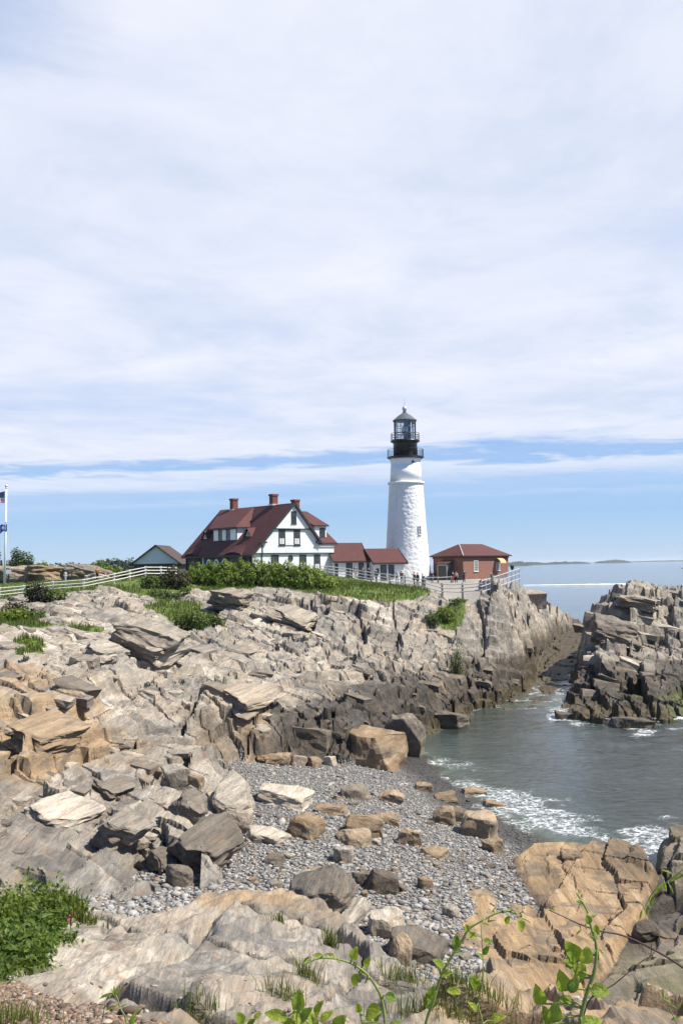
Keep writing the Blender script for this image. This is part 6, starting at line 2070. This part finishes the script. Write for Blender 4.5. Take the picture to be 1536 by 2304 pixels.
# one pink flower spike
fp_ = hit(157, 2112, 3.5)
fw = empty('flower', tuple(fp_), 0, 'small pink flower at the edge of the weeds', 'flower')
MB().tube([(0, 0, -0.02), (0.01, 0, 0.10), (0.015, 0, 0.20)], [0.004, 0.003, 0.002], 5).build('stem', M['leaf_mid'], fw)
for k in range(9):
    a = k * 2.4
    MB().poly([(0.012, 0, 0.12 + k * 0.009), (0.012 + 0.02 * math.cos(a), 0.02 * math.sin(a), 0.135 + k * 0.009), (0.012 + 0.034 * math.cos(a + 0.3), 0.034 * math.sin(a + 0.3), 0.13 + k * 0.009), (0.012 + 0.02 * math.cos(a + 0.6), 0.02 * math.sin(a + 0.6), 0.125 + k * 0.009)]).build('petal', cm((0.45, 0.03, 0.13)), fw)


# ------------------------------------------------------------------ vines close to the camera
m, T = new_mat('vine_leaf')
tc = T.node('ShaderNodeTexCoord').outputs['Object']
oi = T.node('ShaderNodeObjectInfo').outputs['Random']
nn = T.noise(tc, 2.0, 5, 0.6)
col = T.ramp(T.math('ADD', T.math('MULTIPLY', oi, 0.5), T.math('MULTIPLY', nn, 0.5)), [(0.2, (0.085, 0.14, 0.012)), (0.5, (0.17, 0.23, 0.02)), (0.8, (0.29, 0.32, 0.035))])
sx_ = T.node('ShaderNodeSeparateXYZ', inp={0: tc}).outputs
vein = T.ramp(T.math('ABSOLUTE', sx_[0]), [(0.0, 0.5), (0.035, 0.0)])
rib = T.ramp(T.math('ABSOLUTE', T.math('SUBTRACT', T.math('FRACT', T.math('MULTIPLY', T.math('SUBTRACT', sx_[1], T.math('ABSOLUTE', sx_[0])), 4.5)), 0.5)), [(0.0, 0.35), (0.06, 0.0)])
col = T.mix(T.math('MAXIMUM', vein, rib), col, (0.26, 0.32, 0.08))
b = finish(T, col, 0.42, nn, 0.05, 0.4, 0.4)
t_ = T.node('ShaderNodeBsdfTranslucent'); T.link(T.mix(1.0, col, (1.5, 1.5, 0.5), 'MULTIPLY'), t_.inputs[0])
ms = T.node('ShaderNodeMixShader', inp={0: 0.45})
T.link(b.outputs[0], ms.inputs[1]); T.link(t_.outputs[0], ms.inputs[2])
T.link(ms.outputs[0], [n_ for n_ in T.n if n_.type == 'OUTPUT_MATERIAL'][0].inputs[0])
M['vine_leaf'] = m
M['vine_stem'] = plain('vine_stem', (0.18, 0.21, 0.05), 0.6, 0.2, 30)
M['twig'] = plain('dark_twig', (0.06, 0.035, 0.03), 0.8, 0.2, 30)


def leaf_mesh(seed, wide):
    """unit leaf, along +Y from 0 to 1, cupped along the midrib, tip bent down"""
    r_ = random.Random(seed)
    b = MB()
    rowsn = 7
    grid = []
    for i in range(rowsn + 1):
        t = i / rowsn
        w = wide * math.sin(math.pi * min(1, t * 0.97 + 0.03) ** 0.8) ** 0.8 * 0.5
        if i == rowsn: w = 0.004
        zc_ = -0.22 * t * t + r_.uniform(-0.01, 0.01)
        rowp = []
        for j in range(-2, 3):
            x = w * j / 2
            rowp.append((x + r_.uniform(-0.008, 0.008), t, zc_ + abs(x) * 0.45 + 0.02 * math.sin(t * 9 + j)))
        grid.append(rowp)
    for i in range(rowsn):
        for j in range(4):
            b.poly([grid[i][j], grid[i][j + 1], grid[i + 1][j + 1], grid[i + 1][j]])
    me = b.mesh('leaf', True)
    bm = bmesh.new(); bm.from_mesh(me); bmesh.ops.remove_doubles(bm, verts=bm.verts[:], dist=0.0005); bm.to_mesh(me); bm.free()
    me.materials.append(M['vine_leaf'])
    return me


LEAVES = [leaf_mesh(k, (0.72, 0.62, 0.80, 0.5)[k]) for k in range(4)]
NARROW = [leaf_mesh(10 + k, 0.24) for k in range(2)]


def vine(path, Y, label, leaves, rad=0.0042, name='vine', stem='vine_stem', seed=1, narrow=False, root=True, buds=0, Y1=None):
    """path: photo pixels of the stem from its foot up; leaves: (px, py, length px, image angle deg)"""
    n = len(path)
    Ys = [Y + ((Y1 if Y1 else Y) - Y) * i / max(1, n - 1) for i in range(n)]
    pts = [P(px, py, Y=yy) for (px, py), yy in zip(path, Ys)]
    if root:
        p0 = pts[0].copy()
        g = np.array([p0[0], p0[1] + 0.05, float(ground(p0[0], np.array(p0[1] + 0.05))) - 0.03])
        pts = [g, (g + p0) / 2 + np.array([0.01, -0.02, 0])] + pts
    o = empty(name, tuple(pts[0]), 0, label, 'vine')
    O = pts[0]
    # smooth the stem
    fine = []
    P_ = [np.array(p_) - O for p_ in pts]
    for i in range(len(P_) - 1):
        p0, p1, p2, p3 = P_[max(i - 1, 0)], P_[i], P_[i + 1], P_[min(i + 2, len(P_) - 1)]
        for k in range(5):
            t = k / 5
            fine.append(0.5 * (2 * p1 + (p2 - p0) * t + (2 * p0 - 5 * p1 + 4 * p2 - p3) * t * t + (3 * p1 - p0 - 3 * p2 + p3) * t ** 3))
    fine.append(P_[-1])
    rads = [rad * (1 - 0.7 * i / len(fine)) for i in range(len(fine))]
    MB().tube([tuple(p_) for p_ in fine], rads, 7).build('stem', M[stem], o, True)
    r_ = random.Random(seed)
    F_ = np.array(fine)
    right, upv, fwd = CR[:, 0], CR[:, 1], -CR[:, 2]
    def put(px, py, ln, ang, src):
        # base of the leaf hangs on the nearest stem point
        yy = Y + r_.uniform(-0.03, 0.03)
        tipless = P(px, py, Y=yy) - O
        k = int(np.argmin(np.linalg.norm(F_ - tipless, axis=1)))
        base = F_[k]
        a = R(ang)
        d = right * math.cos(a) + upv * math.sin(a) - fwd * r_.uniform(-0.2, 0.35)
        d = d / np.linalg.norm(d)
        L2 = ln * yy / FPX * 0.85
        start = tipless - d * L2 * 0.5
        nrm = -fwd * r_.uniform(0.5, 0.9) + np.array([0, 0, 0.8]) + right * r_.uniform(-0.35, 0.35)
        nrm = nrm - d * nrm.dot(d); nrm /= np.linalg.norm(nrm)
        xax = np.cross(d, nrm)
        Mx = Matrix(((xax[0], d[0], nrm[0], start[0]), (xax[1], d[1], nrm[1], start[1]), (xax[2], d[2], nrm[2], start[2]), (0, 0, 0, 1)))
        lo = link_mesh('leaf', r_.choice(src), None, o)
        lo.matrix_local = Mx @ Matrix.Diagonal((L2, L2, L2, 1))
        if np.linalg.norm(start - base) > 0.004:
            MB().tube([tuple(base), tuple((base + start) / 2 + np.array([0, 0, 0.004])), tuple(start + d * L2 * 0.03)], [rad * 0.45, rad * 0.35, rad * 0.3], 5).build('leaf_stalk', M[stem], o)
    for lf in leaves:
        put(*lf[:4], NARROW if narrow else LEAVES)
    for k in range(buds):
        i = int(len(fine) * (0.55 + 0.44 * k / max(1, buds)))
        q_ = F_[min(i, len(F_) - 1)] + O
        px, py = project(q_)
        put(px + r_.uniform(-12, 12), py + r_.uniform(-10, 10), r_.uniform(14, 26), r_.uniform(0, 360), NARROW)
    return o


vine([(870, 2420), (866, 2304), (858, 2248), (843, 2216), (820, 2187), (788, 2167), (752, 2157), (716, 2157), (680, 2172)], 2.3, 'arching vine bending left over the middle of the slab',
     [(797, 2145, 34, 75), (826, 2165, 30, 70), (798, 2205, 36, 235), (880, 2245, 36, -20), (838, 2275, 46, 200), (745, 2150, 22, 140), (716, 2150, 30, 160), (690, 2160, 26, 200)], buds=6, seed=3)
vine([(940, 2420), (957, 2304), (974, 2255), (993, 2193), (1016, 2151), (1039, 2115), (1055, 2090), (1085, 2071), (1114, 2056), (1143, 2050), (1173, 2064), (1192, 2075)], 2.4, 'tall vine arching right across the beach in the photo middle',
     [(1026, 2118, 34, 95), (986, 2168, 34, 130), (1004, 2190, 30, 30), (1030, 2140, 22, 20), (966, 2250, 44, 100), (972, 2232, 34, 80), (1172, 2085, 32, 300), (1140, 2072, 24, 250), (1062, 2105, 26, 160), (1050, 2088, 22, 100)], buds=10, seed=4)
vine([(1100, 2420), (1085, 2304), (1075, 2257), (1085, 2208), (1085, 2149), (1081, 2078)], 2.35, 'thin upright vine with few small leaves right of the middle',
     [(1066, 2210, 44, 110), (1120, 2290, 40, 30), (1093, 2138, 26, 60), (1080, 2150, 22, 120), (1098, 2118, 24, 0), (1064, 2265, 34, 120), (1020, 2230, 38, 170)], rad=0.003, buds=3, seed=5)
vine([(1296, 2420), (1303, 2304), (1322, 2227), (1337, 2182), (1340, 2126), (1329, 2087), (1319, 2048), (1296, 2009)], 2.2, 'large-leaved vine standing tall near the right edge',
     [(1287, 2143, 66, 115), (1318, 2149, 46, 80), (1305, 2186, 60, 70), (1283, 2172, 44, 130), (1264, 2208, 56, 100), (1290, 2215, 46, 60), (1212, 2240, 56, 110), (1228, 2288, 60, 95), (1246, 2278, 56, 80), (1340, 2092, 28, 85), (1350, 2230, 50, 10), (1330, 2300, 60, 20), (1270, 2250, 40, 160), (1322, 2068, 24, 95)], rad=0.006, buds=6, seed=6)
vine([(680, 2430), (676, 2340), (674, 2280), (668, 2240)], 2.2, 'cluster of rounded bright leaves at the bottom left of centre',
     [(672, 2250, 52, 95), (620, 2284, 62, 165), (672, 2284, 46, 130), (716, 2268, 44, 70), (735, 2285, 44, 40), (703, 2296, 46, 100), (690, 2280, 40, 60), (765, 2300, 44, 60), (650, 2302, 40, 150)], seed=7)
vine([(820, 2430), (818, 2330), (812, 2290), (806, 2262)], 2.25, 'short sprig with broad leaves left of the tall vine',
     [(838, 2282, 46, 40), (806, 2268, 26, 100), (848, 2290, 26, 70), (890, 2302, 34, 20)], seed=8)
vine([(290, 2430), (285, 2304), (272, 2270), (262, 2240), (250, 2226)], 2.4, 'pale young sprig at the bottom left quarter',
     [(238, 2240, 40, 190), (258, 2232, 30, 100), (248, 2268, 34, 200), (302, 2285, 46, 60), (300, 2300, 36, 40), (268, 2225, 26, 80), (280, 2262, 20, 30)], rad=0.003, narrow=True, seed=9)
vine([(1620, 2010), (1560, 1950), (1530, 1960), (1500, 1985), (1470, 2005), (1450, 2040)], 2.3, 'drooping sprig entering from the right edge', [(1520, 1975, 40, 200), (1500, 1960, 30, 150), (1480, 2000, 40, 220), (1465, 2030, 36, 250), (1455, 2050, 30, 260), (1495, 1995, 30, 280), (1510, 2000, 26, 300), (1440, 2060, 26, 250)], rad=0.003, narrow=True, seed=10)
vine([(1600, 2240), (1536, 2178), (1462, 2133), (1400, 2105), (1345, 2094), (1300, 2078), (1274, 2066), (1235, 2048)], 2.6, 'bare dark woody twig reaching in from the right edge', [(1240, 2046, 22, 160), (1300, 2098, 20, 220), (1330, 2110, 20, 300)], rad=0.0035, stem='twig', narrow=True, seed=11)
vine([(1300, 2420), (1320, 2260), (1380, 2215), (1440, 2165), (1462, 2150), (1464, 2120)], 2.6, 'thin reddish twig crossing the surge channel', [], rad=0.0025, stem='twig', seed=12)
vine([(1560, 2420), (1530, 2320), (1510, 2280), (1495, 2240)], 2.4, 'small sprig in the bottom right corner', [(1500, 2250, 26, 140), (1520, 2290, 28, 30), (1490, 2236, 20, 100), (1528, 2262, 26, 60)], rad=0.003, narrow=True, seed=13)
vine([(560, 2430), (552, 2330), (548, 2300)], 2.3, 'sprig just showing at the bottom edge below the slab', [(540, 2290, 34, 100), (566, 2300, 34, 60), (580, 2285, 24, 40)], seed=14)

# ------------------------------------------------------------------ far shore, islands, haze
M['island'] = ground_mat('island_wood', [(0.3, (0.012, 0.022, 0.014)), (0.6, (0.03, 0.045, 0.025)), (0.8, (0.06, 0.07, 0.04))], 0.02, 4)


def island(px0, px1, hpx, Y, label, seed, base=1266):
    x0, x1 = P(px0, base, Y=Y)[0], P(px1, base, Y=Y)[0]
    hh = hpx * Y / FPX
    nx, ny = 90, 9
    vs, fs = [], []
    wid = (x1 - x0) * 0.14 + 60
    for i in range(nx + 1):
        t = i / nx
        env = math.sin(math.pi * t) ** 0.45 * (0.55 + 0.45 * (fbm(np.array(t * 5.0), np.array(seed * 3.1), seed, 3) + 0.5) * 2)
        for j in range(ny + 1):
            s = j / ny
            b_ = math.sin(math.pi * s) ** 0.6
            z = -1.5 + (hh + 1.5) * env * b_ * (0.92 + 0.35 * float(fbm(np.array(t * 60.0), np.array(s * 5.0), seed + 2, 2)))
            vs.append((x0 + (x1 - x0) * t, Y + (s - 0.5) * wid * math.sin(math.pi * (0.04 + 0.92 * t)), z))
    for i in range(nx):
        for j in range(ny):
            a = i * (ny + 1) + j
            fs.append((a, a + ny + 1, a + ny + 2, a + 1))
    o = link_mesh('island', np_mesh('island', vs, fs, smooth=False), M['island'])
    return tag(o, label, 'island', 'low wooded islands on the horizon')


island(1100, 1260, 7, 5200, 'nearest dark wooded island on the horizon right of the brick building', 3)
island(1215, 1330, 5, 6000, 'wooded island in the middle of the horizon', 4)
island(1335, 1420, 7, 7000, 'short humped island left of the islet on the horizon', 5)
island(1400, 1700, 4, 9500, 'long thin shore at the right end of the horizon', 6)
island(1110, 1200, 2, 3600, 'low bare reef in front of the nearest island', 7, 1268)
island(1526, 1600, 4, 1500, 'dark reef cut by the right edge of the picture', 8, 1272)
# wooded shore behind the left lawn
fw_ = P(330, 1279, Y=700)
far_blobs = []
rr_ = random.Random(3)
for k in range(120):
    px = rr_.uniform(-80, 460)
    Yd = rr_.uniform(520, 760)
    q_ = P(px, 1280, Y=Yd)
    hh = rr_.uniform(3.5, 6.5) * (1.15 if 220 < px < 300 else 0.9)
    far_blobs.append(((q_[0], q_[1], 7 + hh * 0.6), (rr_.uniform(5, 9), 6, hh)))
o = foliage('far_wood', far_blobs, 2.2, 1.2, M['far_wood'], None, 8, 260)
tag(o, 'distant wood on the shore behind the left lawn', None, None, 'stuff')
sh = MB()
sh.prism([(-260, 480, -1), (-40, 480, -1), (-30, 820, -1), (-420, 820, -1)], (0, 0, 7.5))
tag(sh.build('far_shore', M['lawn']), 'low far shore under the distant wood', None, None, 'structure')
# wake of a boat that has passed
wk = MB()
prev = None
rr_ = random.Random(9)
for k in range(120):
    t = k / 119
    px = 1175 + 245 * t
    thick_ = (0.25 + 0.9 * t) * (0.5 + abs(math.sin(t * 23)) * 0.6 + rr_.uniform(-0.2, 0.3))
    q_ = P(px, 1316.2 - 2.6 * t, z=0.25)
    dy_ = 7 * thick_
    cur = [(q_[0], q_[1] - dy_, 0.12), (q_[0], q_[1], 0.2 + 0.25 * thick_), (q_[0], q_[1] + dy_, 0.12)]
    if prev:
        wk.poly([prev[0], cur[0], cur[1], prev[1]]); wk.poly([prev[1], cur[1], cur[2], prev[2]])
    prev = cur
tag(wk.build('boat_wake', plain('wake_foam', (0.78, 0.80, 0.82), 0.8, 0.15, 0.3)), 'white line of wake on the open sea', None, None, 'stuff')
hz_ = MB().box(-21000, 21000, -60, 40200, -9.0, 45.0).build('haze', None)
m = bpy.data.materials.new('haze'); m.use_nodes = True
T = NT(m.node_tree)
pv_ = T.node('ShaderNodeVolumePrincipled', inp={'Color': (0.80, 0.88, 1.0, 1), 'Density': 0.00005, 'Anisotropy': 0.2})
o_ = T.node('ShaderNodeOutputMaterial'); T.link(pv_.outputs[0], o_.inputs['Volume'])
hz_.data.materials.append(m)
tag(hz_, 'thin sea haze', None, None, 'stuff')
